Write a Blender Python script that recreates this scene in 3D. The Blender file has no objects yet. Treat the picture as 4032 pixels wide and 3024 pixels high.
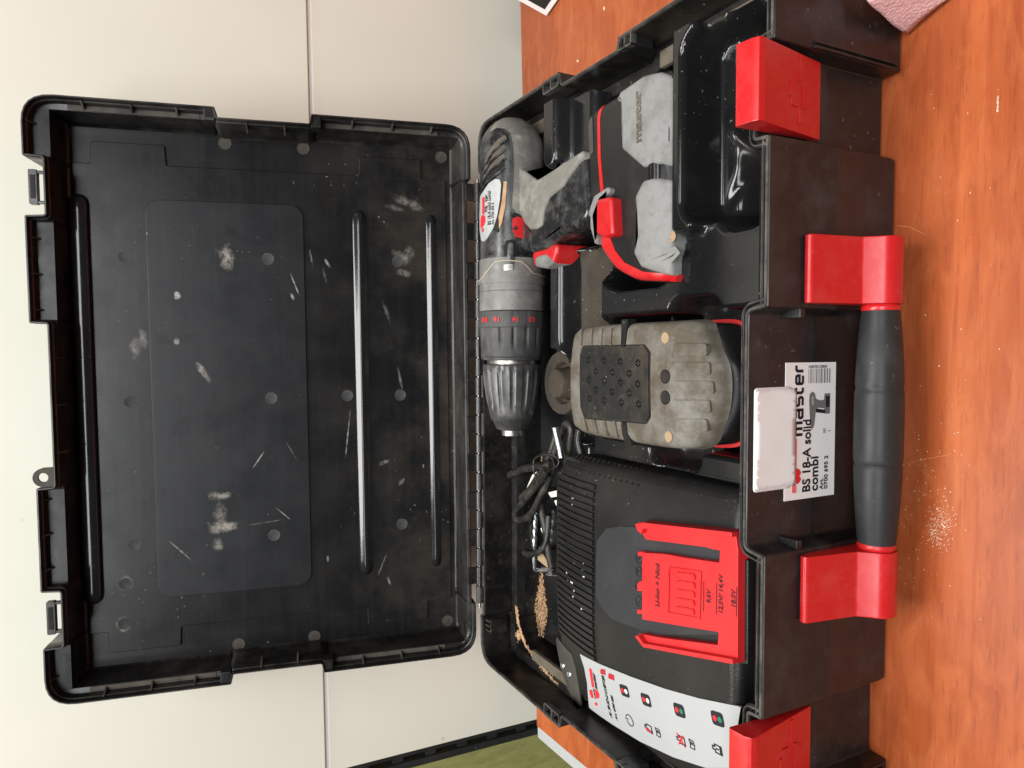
import bpy, bmesh, math, random
from mathutils import Vector, Matrix
random.seed(7)
S = bpy.context.scene
COL = S.collection

# ------------------------------------------------------------------ camera (turned on its side, as the photo was taken)
cd = bpy.data.cameras.new('camera'); cam = bpy.data.objects.new('camera', cd); COL.objects.link(cam)
S.camera = cam
RIGHT = Vector((0.998976, 0.038281, -0.024103)); DOWN = Vector((-0.003563, -0.464571, -0.885528)); FWD = Vector((-0.045097, 0.884708, -0.463959))
m = Matrix.Identity(4)
for i in range(3):
    m[i][0] = DOWN[i]; m[i][1] = RIGHT[i]; m[i][2] = -FWD[i]
m[0][3], m[1][3], m[2][3] = 0.038, -0.2396, 0.35
cam.matrix_world = m
cd.sensor_fit = 'HORIZONTAL'; cd.sensor_width = 36; cd.lens = 25.33; cd.clip_start = .01; cd.clip_end = 50

# ------------------------------------------------------------------ light: soft indoor lamps overhead
w = bpy.data.worlds.new('World'); S.world = w; w.use_nodes = True
w.node_tree.nodes['Background'].inputs[0].default_value = (1.0, .97, .93, 1)
w.node_tree.nodes['Background'].inputs[1].default_value = .09
def area(name, loc, target, sx, sy, power, col):
    l = bpy.data.lights.new(name, 'AREA'); l.shape = 'RECTANGLE'; l.size = sx; l.size_y = sy; l.energy = power; l.color = col
    o = bpy.data.objects.new(name, l); COL.objects.link(o); o.location = loc
    o.rotation_euler = (Vector(target)-Vector(loc)).to_track_quat('-Z', 'Y').to_euler()
area('ceiling_lamp', (-.12, .08, 1.65), (0, .2, 0), 1.4, .5, 36, (1, .985, .95))
area('ceiling_lamp_front', (-.15, -1.40, 1.60), (0, .15, .15), 1.7, .70, 35, (.97, .985, 1.0))
vs = S.view_settings
vs.view_transform = 'Standard'; vs.look = 'None'; vs.gamma = 1; vs.exposure = 0.02; vs.use_curve_mapping = False

# ------------------------------------------------------------------ mesh helpers
def finish(name, verts, faces, mat, parent=None, bevel=0, segs=2, smooth=35, bang=40, weld=False):
    bm = bmesh.new()
    vs_ = [bm.verts.new(v) for v in verts]
    for f in faces:
        try: bm.faces.new([vs_[i] for i in f])
        except ValueError: pass
    if weld: bmesh.ops.remove_doubles(bm, verts=bm.verts, dist=1e-6)
    bmesh.ops.recalc_face_normals(bm, faces=bm.faces)
    if bevel:
        es = [e for e in bm.edges if len(e.link_faces) == 2 and e.calc_face_angle(0) > math.radians(bang)]
        bmesh.ops.bevel(bm, geom=es, offset=bevel, segments=segs, profile=.5, affect='EDGES', clamp_overlap=True)
    me = bpy.data.meshes.new(name); bm.to_mesh(me); bm.free()
    for p in me.polygons: p.use_smooth = True
    me.set_sharp_from_angle(angle=math.radians(smooth))
    o = bpy.data.objects.new(name, me); COL.objects.link(o)
    if mat: me.materials.append(mat)
    if parent: o.parent = parent
    if bevel:
        md = o.modifiers.new('weighted', 'WEIGHTED_NORMAL'); md.keep_sharp = True
    return o
def share(src, name, parent, mw=None):
    o = bpy.data.objects.new(name, src.data); COL.objects.link(o); o.parent = parent
    if mw is not None: o.matrix_local = mw
    return o
def tag(o, label=None, cat=None, group=None, kind=None):
    if label: o['label'] = label
    if cat: o['category'] = cat
    if group: o['group'] = group
    if kind: o['kind'] = kind
    return o
def empty(name, loc=(0, 0, 0)):
    o = bpy.data.objects.new(name, None); COL.objects.link(o); o.location = loc; o.empty_display_size = .02
    return o
AX = {'xy': lambda a, b, c: (a, b, c), 'xz': lambda a, b, c: (a, c, b), 'yz': lambda a, b, c: (c, a, b)}
def area2(p): return .5*sum(p[i][0]*p[(i+1) % len(p)][1]-p[(i+1) % len(p)][0]*p[i][1] for i in range(len(p)))
def ccw(p): return list(p) if area2(p) > 0 else list(p)[::-1]
def roundpoly(pts, r, n=4):
    out = []; N = len(pts)
    for i in range(N):
        a, b, c = Vector(pts[i-1]), Vector(pts[i]), Vector(pts[(i+1) % N])
        ri = r[i] if isinstance(r, (list, tuple)) else r
        d1, d2 = (a-b), (c-b); l1, l2 = d1.length, d2.length
        if ri <= 0 or l1 < 1e-9 or l2 < 1e-9: out.append(tuple(b)); continue
        d1 /= l1; d2 /= l2
        ang = d1.angle(d2)
        if ang > 3.1: out.append(tuple(b)); continue
        t = min(ri/math.tan(ang/2), l1*.48, l2*.48)
        p, q = b+d1*t, b+d2*t
        for k in range(n+1):
            u = k/n
            out.append(tuple(p*(1-u)**2+b*2*u*(1-u)+q*u*u))
    return out
def inset(pts, d):
    pts = ccw(pts); N = len(pts); out = []
    for i in range(N):
        a, b, c = Vector(pts[i-1]), Vector(pts[i]), Vector(pts[(i+1) % N])
        e1 = (b-a); e2 = (c-b)
        if e1.length < 1e-9: e1 = e2
        if e2.length < 1e-9: e2 = e1
        e1.normalize(); e2.normalize()
        n1 = Vector((-e1.y, e1.x)); n2 = Vector((-e2.y, e2.x)); nn = n1+n2
        if nn.length < 1e-6: out.append(tuple(b+n1*d)); continue
        nn.normalize(); k = max(.45, nn.dot(n1))
        out.append(tuple(b+nn*(d/k)))
    return out
def prism(name, pts, lo, hi, mat, parent=None, ax='xy', bevel=.0006, segs=2, bang=40, smooth=35, tr=None):
    pts = ccw(pts); N = len(pts); f = AX[ax]
    v = [f(p[0], p[1], lo) for p in pts]+[f(p[0], p[1], hi) for p in pts]
    if tr: v = [tr(*q) for q in v]
    F = [list(range(N))[::-1], list(range(N, 2*N))]+[[i, (i+1) % N, N+(i+1) % N, N+i] for i in range(N)]
    return finish(name, v, F, mat, parent, bevel, segs, smooth, bang)
def rect(x0, x1, y0, y1): return [(x0, y0), (x1, y0), (x1, y1), (x0, y1)]
def box(name, x0, x1, y0, y1, z0, z1, mat, parent=None, bevel=.0006, segs=2, tr=None):
    return prism(name, rect(x0, x1, y0, y1), z0, z1, mat, parent, 'xy', bevel, segs, tr=tr)
def rings(name, R, mat, parent=None, cap0=True, cap1=True, smooth=35, bevel=0, weld=False):
    n = len(R[0]); v = [p for r in R for p in r]; F = []
    for k in range(len(R)-1):
        for i in range(n):
            j = (i+1) % n
            F.append([k*n+i, k*n+j, (k+1)*n+j, (k+1)*n+i])
    if cap0: F.append(list(range(n))[::-1])
    if cap1: F.append([(len(R)-1)*n+i for i in range(n)])
    return finish(name, v, F, mat, parent, bevel=bevel, smooth=smooth, weld=weld)
def lathe(name, prof, org, axis, mat, parent=None, n=32, cap=True, smooth=35, mod=None):
    a = Vector(axis).normalized(); t = Vector((0, 0, 1)) if abs(a.z) < .9 else Vector((1, 0, 0))
    e1 = a.cross(t).normalized(); e2 = a.cross(e1)
    R = []
    for (s, r) in prof:
        ring = []
        for i in range(n):
            th = 2*math.pi*i/n; rr = r*(mod(s, th) if mod else 1)
            ring.append(tuple(Vector(org)+a*s+e1*(rr*math.cos(th))+e2*(rr*math.sin(th))))
        R.append(ring)
    return rings(name, R, mat, parent, cap, cap, smooth)
def spline(pts, k=6, closed=False):
    P = [Vector(p) for p in pts]; N = len(P); out = []
    rng = range(N) if closed else range(N-1)
    for i in rng:
        p1, p2 = P[i], P[(i+1) % N]
        p0 = P[i-1] if (closed or i > 0) else p1*2-p2
        p3 = P[(i+2) % N] if (closed or i < N-2) else p2*2-p1
        for j in range(k):
            t = j/k
            out.append(.5*((2*p1)+(-p0+p2)*t+(2*p0-5*p1+4*p2-p3)*t*t+(-p0+3*p1-3*p2+p3)*t**3))
    if not closed: out.append(P[-1])
    return out
def tube(name, pts, r, mat, parent=None, n=10, k=6, flat=None, smooth=60):
    P = spline(pts, k) if k else [Vector(p) for p in pts]
    up = Vector((.13, .21, 1)).normalized(); R = []
    for i, p in enumerate(P):
        d = (P[min(i+1, len(P)-1)]-P[max(i-1, 0)]).normalized()
        e1 = d.cross(up).normalized(); e2 = e1.cross(d)
        rr = r(i/(len(P)-1)) if callable(r) else r
        fl = flat if flat else 1
        R.append([tuple(p+e1*(rr*math.cos(2*math.pi*j/n))*fl+e2*(rr*math.sin(2*math.pi*j/n))) for j in range(n)])
    return rings(name, R, mat, parent, smooth=smooth)
def grid(name, fn, nu, nv, mat, parent=None, smooth=60, thick=0):
    v = [tuple(fn(i/nu, j/nv)) for i in range(nu+1) for j in range(nv+1)]
    F = [[i*(nv+1)+j, (i+1)*(nv+1)+j, (i+1)*(nv+1)+j+1, i*(nv+1)+j+1] for i in range(nu) for j in range(nv)]
    o = finish(name, v, F, mat, parent, smooth=smooth)
    if thick:
        md = o.modifiers.new('solid', 'SOLIDIFY'); md.thickness = thick; md.offset = -1
    return o
def resample(p, L):
    out = []; N = len(p)
    for i in range(N):
        a, b = Vector(p[i]), Vector(p[(i+1) % N]); n = max(1, int((b-a).length/L))
        for k in range(n): out.append(tuple(a.lerp(b, k/n)))
    return out
def dome(name, outline, T, zb, er, mat, parent=None, nr=9, nb=4, flare=0.0, smooth=50, L=.005):
    """closed body over a plan outline with a shaped top T(x,y) and rounded top edge"""
    pl_ = resample(ccw(outline), .004); N = len(pl_)
    bm = bmesh.new(); prev = None
    def ring(pts): return [bm.verts.new(p) for p in pts]
    R = [ring([(p[0], p[1], zb) for p in inset(pl_, flare)])]
    for k in range(nb+1):
        a = math.pi/2*k/nb; q = inset(pl_, er*(1-math.cos(a)))
        R.append(ring([(p[0], p[1], T(p[0], p[1])-er*(1-math.sin(a))) for p in q]))
    for k in range(len(R)-1):
        for i in range(N):
            j = (i+1) % N; bm.faces.new([R[k][i], R[k][j], R[k+1][j], R[k+1][i]])
    bm.faces.new(R[0][::-1])
    inner = ring([(v.co.x, v.co.y, 0) for v in R[-1]])
    f = bm.faces.new(inner); res = bmesh.ops.triangulate(bm, faces=[f], ngon_method='EAR_CLIP'); fs = set(res['faces'])
    keep = set(inner)
    for it in range(6):
        es = {e for q in fs if q.is_valid for e in q.edges if e.calc_length() > L and not e.is_boundary}
        if not es: break
        r = bmesh.ops.subdivide_edges(bm, edges=list(es), cuts=1)
        fs = {q for q in bm.faces if all(abs(v.co.z) < 1e-9 for v in q.verts)}
        r = bmesh.ops.triangulate(bm, faces=[q for q in fs if len(q.verts) > 3])
        fs = {q for q in bm.faces if all(abs(v.co.z) < 1e-9 for v in q.verts)}
    for v in {v for q in fs for v in q.verts}: v.co.z = T(v.co.x, v.co.y)
    bmesh.ops.remove_doubles(bm, verts=bm.verts, dist=1e-7)
    bmesh.ops.recalc_face_normals(bm, faces=bm.faces)
    me = bpy.data.meshes.new(name); bm.to_mesh(me); bm.free()
    for p in me.polygons: p.use_smooth = True
    me.set_sharp_from_angle(angle=math.radians(smooth))
    o = bpy.data.objects.new(name, me); COL.objects.link(o); me.materials.append(mat)
    if parent: o.parent = parent
    return o
_fc = {}
def text(s, size, fn, mat, parent, name='lettering', bold=0.0, xs=1.0, align='LEFT', ext=.00012):
    """letters as flat raised print; fn maps (x, y, h) in text space to a point"""
    cu = bpy.data.curves.new('t', 'FONT'); cu.body = s; cu.size = size; cu.align_x = align; cu.offset = bold*size; cu.extrude = ext; cu.resolution_u = 3
    o = bpy.data.objects.new('t', cu); COL.objects.link(o)
    bpy.context.view_layer.update()
    me = bpy.data.meshes.new_from_object(o.evaluated_get(bpy.context.evaluated_depsgraph_get()))
    bpy.data.objects.remove(o); bpy.data.curves.remove(cu)
    for v in me.vertices: v.co = Vector(fn(v.co.x*xs, v.co.y, v.co.z+ext))
    me.name = name; me.materials.clear(); me.materials.append(mat)
    o = bpy.data.objects.new(name, me); COL.objects.link(o); o.parent = parent
    return o
def plane_fn(org, ux, uy):
    org, ux, uy = Vector(org), Vector(ux).normalized(), Vector(uy).normalized(); n = ux.cross(uy)
    return lambda x, y, h: org+ux*x+uy*y+n*h
def flat(name, pts, fn, mat, parent, h0=0.0, h1=.00015):
    pts = ccw(pts); N = len(pts)
    v = [tuple(fn(p[0], p[1], h0)) for p in pts]+[tuple(fn(p[0], p[1], h1)) for p in pts]
    F = [list(range(N))[::-1], list(range(N, 2*N))]+[[i, (i+1) % N, N+(i+1) % N, N+i] for i in range(N)]
    return finish(name, v, F, mat, parent)
def disc(cx, cy, r, n=20, r2=None): return [(cx+r*math.cos(2*math.pi*i/n), cy+(r2 or r)*math.sin(2*math.pi*i/n)) for i in range(n)]
def arc(cx, cy, r, a0, a1, n=14): return [(cx+r*math.cos(math.radians(a0+(a1-a0)*i/n)), cy+r*math.sin(math.radians(a0+(a1-a0)*i/n))) for i in range(n+1)]
def stroke(pts, w):
    L, Rr = [], []
    for i, p in enumerate(pts):
        a, b = Vector(pts[max(i-1, 0)]), Vector(pts[min(i+1, len(pts)-1)]); d = (b-a).normalized(); n = Vector((-d.y, d.x))*w/2
        L.append(tuple(Vector(p)+n)); Rr.append(tuple(Vector(p)-n))
    return L+Rr[::-1]

def strokes(name, pts, w, fn, mat, parent, h0=.0001, h1=.0003, closed=False, L=None):
    if closed and tuple(pts[0]) == tuple(pts[-1]): pts = pts[:-1]
    if L:
        q = []
        n = len(pts)
        for i in range(n if closed else n-1):
            a, b = Vector(pts[i]), Vector(pts[(i+1) % n]); k = max(1, int((b-a).length/L)); q += [tuple(a.lerp(b, j/k)) for j in range(k)]
        if not closed: q.append(tuple(pts[-1]))
        pts = q
    n = len(pts); v = []; F = []
    for i, p in enumerate(pts):
        p = Vector(p); a = Vector(pts[i-1]) if (closed or i) else None; b = Vector(pts[(i+1) % n]) if (closed or i < n-1) else None
        d1 = (p-a).normalized() if a is not None else (b-p).normalized(); d2 = (b-p).normalized() if b is not None else d1
        m1 = Vector((-d1.y, d1.x))+Vector((-d2.y, d2.x)); m1 = m1.normalized() if m1.length > 1e-6 else Vector((-d1.y, d1.x))
        k = w/2/max(.5, m1.dot(Vector((-d1.y, d1.x))))
        A, B = p+m1*k, p-m1*k
        v += [tuple(fn(A.x, A.y, h1)), tuple(fn(B.x, B.y, h1)), tuple(fn(B.x, B.y, h0)), tuple(fn(A.x, A.y, h0))]
    for i in range(n if closed else n-1):
        j = (i+1) % n
        for q in range(4): F.append([i*4+q, i*4+(q+1) % 4, j*4+(q+1) % 4, j*4+q])
    if not closed: F += [[0, 1, 2, 3], [(n-1)*4+q for q in range(4)]]
    return finish(name, v, F, mat, parent, smooth=40)
def pdist(x, y, poly):
    best = 9
    for i in range(len(poly)):
        ax, ay = poly[i-1]; bx, by = poly[i]; dx, dy = bx-ax, by-ay; l2 = dx*dx+dy*dy
        t = 0 if l2 < 1e-18 else max(0, min(1, ((x-ax)*dx+(y-ay)*dy)/l2)); best = min(best, (x-ax-t*dx)**2+(y-ay-t*dy)**2)
    return math.sqrt(best)

# ------------------------------------------------------------------ materials
class NT:
    def __init__(s, name):
        s.m = bpy.data.materials.new(name); s.m.use_nodes = True; s.t = s.m.node_tree; s.b = s.t.nodes['Principled BSDF']
        s.tc = s.n('ShaderNodeTexCoord'); s.co = s.tc.outputs['Object']
    def n(s, k, **kw):
        q = s.t.nodes.new(k)
        for a, v in kw.items(): setattr(q, a, v)
        return q
    def l(s, a, b): s.t.links.new(a, b)
    def put(s, sock, v):
        if hasattr(v, 'links') or hasattr(v, 'is_linked'): s.l(v, sock)
        else: sock.default_value = v
    def scaled(s, v, off=(0, 0, 0)):
        q = s.n('ShaderNodeMapping'); s.l(s.co, q.inputs[0]); q.inputs['Scale'].default_value = v; q.inputs['Location'].default_value = off; return q.outputs[0]
    def noise(s, scale, detail=3, rough=.55, vec=None, dist=0):
        q = s.n('ShaderNodeTexNoise'); s.l(vec or s.co, q.inputs['Vector']); q.inputs['Scale'].default_value = scale
        q.inputs['Detail'].default_value = detail; q.inputs['Roughness'].default_value = rough; q.inputs['Distortion'].default_value = dist
        return q.outputs['Fac']
    def ramp(s, v, a, b, lo=0., hi=1.):
        q = s.n('ShaderNodeMapRange'); s.l(v, q.inputs[0]); q.inputs[1].default_value = a; q.inputs[2].default_value = b; q.inputs[3].default_value = lo; q.inputs[4].default_value = hi; return q.outputs[0]
    def math(s, op, a, b=None):
        q = s.n('ShaderNodeMath', operation=op); s.put(q.inputs[0], a)
        if b is not None: s.put(q.inputs[1], b)
        return q.outputs[0]
    def mix(s, f, a, b):
        q = s.n('ShaderNodeMix', data_type='RGBA'); s.put(q.inputs[0], f)
        s.put(q.inputs[6], a if hasattr(a, 'is_linked') else (*a, 1)); s.put(q.inputs[7], b if hasattr(b, 'is_linked') else (*b, 1)); return q.outputs[2]
    def bump(s, h, strength=.3, dist=.0005):
        q = s.n('ShaderNodeBump'); s.l(h, q.inputs['Height']); q.inputs['Strength'].default_value = strength; q.inputs['Distance'].default_value = dist
        s.l(q.outputs[0], s.b.inputs['Normal'])
    def out(s, col, rough, metal=0., spec=.5):
        s.put(s.b.inputs['Base Color'], col if hasattr(col, 'is_linked') else (*col, 1)); s.put(s.b.inputs['Roughness'], rough)
        s.b.inputs['Metallic'].default_value = metal; s.b.inputs['Specular IOR Level'].default_value = spec
        return s.m
def plastic(name, col, rough=.4, dust=.25, dcol=(.16, .135, .105), dscale=18, dlo=.5, dhi=.75, specks=.3, scol=(.42, .38, .33), grain=0., gscale=900, rvar=.12, streak=None, spec=None, sscale=420):
    if spec is None: spec = .5 if rough < .33 else (.38 if rough < .45 else .26)
    t = NT(name)
    c = col
    nz = t.noise(dscale, 5, .62)
    d = t.math('MULTIPLY', t.ramp(nz, dlo, dhi), dust)
    c = t.mix(d, c, dcol)
    if dust > .3: c = t.mix(t.ramp(t.noise(dscale*4.3, 5, .7), .50, .72, 0, min(.6, dust*.6)), c, tuple(v*.72 for v in dcol)); c = t.mix(t.ramp(t.noise(dscale*2.6, 5, .7), .56, .74, 0, dust*.30), c, tuple(min(.8, v*1.9) for v in dcol))
    if streak:
        st = t.noise(1, 4, .6, t.scaled(streak))
        c = t.mix(t.ramp(st, .5, .8, 0, .35*max(dust, .3)), c, dcol)
    if specks:
        sp = t.noise(sscale, 1, .5); zone = t.ramp(t.noise(11, 3), .40, .62)
        k = t.math('MULTIPLY', t.math('MULTIPLY', t.ramp(sp, .725, .775), specks*.7), zone)
        c = t.mix(k, c, scol)
    r = t.math('ADD', t.ramp(t.noise(dscale*1.7, 4), .3, .7, rough-rvar, rough+rvar), t.math('MULTIPLY', d, .5))
    if grain: t.bump(t.noise(gscale, 2, .6), grain, .0004)
    else: t.bump(t.noise(60, 3), .06, .001)
    return t.out(c, r, spec=spec)
M = {}
M['shell'] = plastic('black_shell_plastic', (.0135, .0134, .0136), .34, .55, (.056, .052, .049), 30, .5, .68, .35, sscale=330)
M['inner'] = plastic('black_inner_plastic', (.0075, .0073, .0072), .34, .45, (.075, .06, .045), 24, .48, .78, .9, sscale=380)
M['liprim'] = plastic('worn_rim_plastic', (.030, .030, .030), .34, .75, (.16, .14, .12), 60, .42, .75, .6)
M['tray'] = plastic('glossy_tray_plastic', (.0085, .0088, .0095), .15, .20, (.085, .07, .05), 14, .50, .75, .5, rvar=.07)
M['traydust'] = plastic('dusty_tray_plastic', (.022, .020, .018), .55, .75, (.085, .066, .046), 20, .38, .7, .8)
M['red'] = plastic('red_plastic', (.52, .012, .015), .32, .35, (.62, .10, .085), 45, .52, .8, .15, scol=(.75, .35, .3), rvar=.08)
M['redplate'] = plastic('red_charger_plastic', (.62, .020, .023), .42, .15, (.7, .1, .08), 30, .55, .85, .05, scol=(.8, .4, .35), grain=.12, gscale=1400)
M['grip'] = plastic('grey_rubber_grip', (.024, .024, .025), .46, .25, (.12, .12, .12), 25, .5, .8, .35, scol=(.4, .4, .4))
M['charger'] = plastic('charger_plastic', (.0115, .0113, .0113), .42, .16, (.085, .068, .05), 13, .42, .78, .8, spec=.35, grain=.45, gscale=1100, sscale=600)
M['chargerdark'] = plastic('charger_recess', (.006, .006, .006), .6, .4, (.06, .05, .04), 30, .45, .8, .5)
M['dish'] = plastic('charger_dish_plastic', (.030, .030, .033), .55, .25, (.11, .1, .09), 20, .45, .8, .5, grain=.6, gscale=1300, sscale=700)
M['darkgrey'] = plastic('dirty_grey_panel', (.055, .053, .047), .55, .5, (.13, .11, .08), 30, .4, .75, .5)
M['bgrey'] = plastic('dirty_grey_rubber', (.235, .233, .228), .52, .68, (.11, .102, .09), 40, .46, .70, .25, scol=(.6, .55, .48))
M['bbrown'] = plastic('dirty_tan_rubber', (.185, .173, .153), .58, .85, (.088, .070, .049), 50, .36, .60, .5, scol=(.5, .42, .33), streak=(30, 160, 30))
M['bblack'] = plastic('battery_black', (.012, .0117, .0113), .38, .3, (.06, .05, .04), 30, .5, .8, .6)
M['pad'] = plastic('rubber_pad', (.014, .014, .014), .6, .55, (.10, .075, .048), 26, .46, .75, .8)
M['dgrey'] = plastic('drill_grey_rubber', (.165, .157, .138), .5, .8, (.33, .315, .28), 48, .46, .68, .6, scol=(.5, .47, .42), streak=(50, 18, 18))
M['dblack'] = plastic('drill_black', (.012, .012, .013), .26, .6, (.20, .195, .185), 34, .50, .74, 1.0)
M['gear'] = plastic('gearbox_grey', (.165, .162, .153), .42, .8, (.31, .30, .275), 50, .46, .70, .6)
M['ring'] = plastic('torque_ring_black', (.045, .045, .046), .46, .55, (.17, .165, .15), 28, .45, .75, .5)
M['chuck'] = plastic('chuck_black', (.040, .040, .040), .26, .55, (.17, .165, .155), 40, .45, .75, .9)
M['white'] = plastic('white_sticker', (.82, .82, .80), .45, .10, (.55, .52, .48), 40, .5, .8, 0)
M['paper'] = plastic('blank_paper_sticker', (.80, .83, .82), .5, .25, (.72, .71, .70), 40, .45, .75, 0)
M['label'] = plastic('charger_label', (.40, .41, .415), .40, .12, (.50, .48, .44), 18, .45, .85, .15, scol=(.4, .36, .3))
M['plate'] = plastic('worn_nameplate', (.42, .43, .42), .3, .6, (.26, .255, .24), 70, .45, .7, .2)
M['ink'] = plastic('black_ink', (.020, .018, .026), .5, 0, specks=0)
M['greyink'] = plastic('grey_ink', (.16, .16, .16), .5, 0, specks=0)
M['redink'] = plastic('red_ink', (.72, .03, .04), .45, 0, specks=0)
M['pinkink'] = plastic('faded_red_ink', (.75, .16, .17), .45, .2, (.8, .4, .4), specks=0)
M['greenink'] = plastic('green_ink', (.02, .19, .11), .45, 0, specks=0)
M['whiteink'] = plastic('white_ink', (.85, .85, .85), .45, 0, specks=0)
M['darkred'] = plastic('dark_red_ink', (.42, .02, .03), .45, 0, specks=0)
M['plateprint'] = plastic('print_on_red', (.045, .012, .016), .5, 0, specks=0)
M['cable'] = plastic('cable_rubber', (.016, .0155, .015), .33, .5, (.10, .085, .065), 60, .42, .7, 1.0, sscale=700)
M['dust'] = plastic('sawdust', (.42, .25, .135), .9, .6, (.62, .42, .26), 200, .4, .65, 0, grain=.8, gscale=900)
M['whitedust'] = plastic('pale_sawdust', (.72, .52, .40), .9, .3, (.62, .42, .26), 200, .4, .65, 0)
M['dustline'] = plastic('settled_dust', (.135, .112, .085), .85, .6, (.085, .07, .052), 60, .4, .65, .6, grain=.4)
M['cream'] = plastic('cream_plastic', (.75, .71, .60), .45, .3, (.5, .45, .36), 60, .5, .8, .2)
M['tan'] = plastic('brown_card', (.36, .25, .155), .7, .3, (.34, .2, .12), 60, specks=0)
def metal(name, col, rough, dirt=.3):
    t = NT(name); d = t.math('MULTIPLY', t.ramp(t.noise(120, 4), .45, .7), dirt)
    return t.out(t.mix(d, col, (.10, .085, .07)), t.ramp(t.noise(200, 3), .3, .7, rough*.7, rough*1.5), 1.0)
M['steel'] = metal('zinc_steel', (.62, .66, .67), .30)
M['dullsteel'] = metal('worn_steel', (.42, .40, .37), .36, .6)
def wood():
    t = NT('orange_veneer')
    g1 = t.noise(1, 6, .62, t.scaled((3.2, 26, 26)), .8)
    g2 = t.noise(1, 5, .65, t.scaled((14, 190, 190)), .3)
    fig = t.noise(1, 4, .6, t.scaled((22, 60, 60), (2, 5, 0)), 1.2)
    band = t.noise(1, 1, .4, t.scaled((.35, 9.0, 9.0), (3.1, .7, 0)))
    pore = t.noise(1, 2, .6, t.scaled((60, 520, 500)))
    c = t.mix(t.ramp(g1, .36, .66), (.330, .072, .021), (.465, .117, .035))
    c = t.mix(t.ramp(band, .492, .502, 0, .40), c, (.295, .058, .016))
    c = t.mix(t.ramp(g2, .48, .68, 0, .6), c, (.265, .052, .015))
    c = t.mix(t.ramp(fig, .46, .66, 0, .34), c, (.55, .160, .055))
    c = t.mix(t.ramp(pore, .60, .70, 0, .4), c, (.19, .038, .012))
    t.bump(t.math('ADD', fig, t.math('MULTIPLY', pore, .4)), .07, .0006)
    return t.out(c, t.ramp(t.noise(34, 4), .3, .7, .26, .42), spec=.35)
M['wood'] = wood()
def wallmat():
    t = NT('cream_lacquer_panel'); c = t.mix(t.ramp(t.noise(5, 3), .3, .7), (.80, .785, .665), (.855, .84, .73))
    c = t.mix(t.ramp(t.noise(45, 2, .5), .765, .80, 0, .4), c, (.42, .37, .27))
    t.bump(t.noise(160, 2), .03, .0006)
    return t.out(c, t.ramp(t.noise(9, 3), .3, .7, .32, .42))
M['wall'] = wallmat()
def felt():
    t = NT('olive_wall_covering'); v = t.scaled((60, 60, 16)); n1 = t.noise(2.2, 5, .65, v)
    c = t.mix(t.ramp(n1, .3, .7), (.265, .255, .075), (.40, .385, .14)); t.bump(n1, .6, .002)
    return t.out(c, .9)
M['felt'] = felt()
def clothmat():
    t = NT('pink_terry_cloth'); q = t.n('ShaderNodeTexVoronoi'); t.l(t.co, q.inputs['Vector']); q.inputs['Scale'].default_value = 620
    c = t.mix(t.ramp(q.outputs['Distance'], .1, .6), (.90, .62, .61), (.80, .48, .48)); t.bump(t.math('SUBTRACT', 1., q.outputs['Distance']), .5, .0006)
    return t.out(c, .95)
M['cloth'] = clothmat()
M['fig'] = plastic('scratch_in_veneer', (.52, .19, .08), .5, 0, specks=0)
M['creamdust'] = plastic('cream_dust', (.42, .36, .26), .8, .2, specks=0)
M['rail'] = plastic('black_rail', (.020, .021, .020), .45, .3, (.06, .06, .055), 30)
M['trim'] = plastic('grey_edge_trim', (.42, .43, .43), .5, .3, (.3, .3, .3), 30)
M['card'] = plastic('black_board', (.020, .016, .013), .45, .2, specks=0)
M['cardedge'] = plastic('white_board_edge', (.74, .66, .63), .5, .1, specks=0)
def clear():
    t = NT('clear_plastic_film'); t.b.inputs['Transmission Weight'].default_value = .85
    t.bump(t.noise(150, 3), .6, .001); return t.out((.85, .85, .83), .12)
M['film'] = clear()

# lid floor: black plastic with haze, brush streaks and the scuffs the lid really carries
def lidmat(name, base, scuffs, rough):
    t = NT(name)
    st = t.noise(1, 5, .6, t.scaled((6, 190, 60))); st2 = t.noise(1, 4, .6, t.scaled((120, 10, 30)))
    c = t.mix(t.ramp(t.noise(9, 4), .45, .8, 0, .25), base, (.022, .022, .022))
    c = t.mix(t.ramp(st, .5, .8, 0, .22), c, (.032, .033, .034))
    c = t.mix(t.ramp(st2, .55, .85, 0, .18), c, (.03, .03, .03))
    # dust gathers towards the hinge side, which was the bottom when the case stood up
    sep = t.n('ShaderNodeSeparateXYZ'); t.l(t.co, sep.inputs[0])
    dz = t.math('MULTIPLY', t.ramp(sep.outputs[1], .16, .01), t.ramp(t.noise(17, 5, .65), .42, .75))
    c = t.mix(t.math('MULTIPLY', dz, .55), c, (.095, .075, .055))
    sp = t.noise(330, 1, .5)
    c = t.mix(t.math('MULTIPLY', t.ramp(sp, .735, .78), t.ramp(t.noise(12, 3), .46, .66, .0, .7)), c, (.30, .28, .25))
    nz = t.noise(260, 4, .7); nb = t.noise(75, 3, .6)
    for (cx, cy, rx, ry, rot, k, hard, col) in scuffs:
        mp = t.n('ShaderNodeMapping', vector_type='TEXTURE'); t.l(t.co, mp.inputs[0])
        mp.inputs['Location'].default_value = (cx, cy, 0); mp.inputs['Rotation'].default_value = (0, 0, rot); mp.inputs['Scale'].default_value = (rx, ry, 1e3)
        ln = t.n('ShaderNodeVectorMath', operation='LENGTH'); t.l(mp.outputs[0], ln.inputs[0])
        rr = t.math('ADD', ln.outputs['Value'], t.ramp(nb, .3, .7, -.45, .45))
        msk = t.math('MULTIPLY', t.ramp(rr, 1.0, hard), t.ramp(nz, .32, .60))
        c = t.mix(t.math('MULTIPLY', msk, k), c, col)
    t.bump(t.math('ADD', t.noise(90, 3), t.math('MULTIPLY', st, .6)), .05, .0008)
    return t.out(c, t.ramp(t.noise(30, 4), .3, .7, rough-.05, rough+.07), spec=.30)
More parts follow.
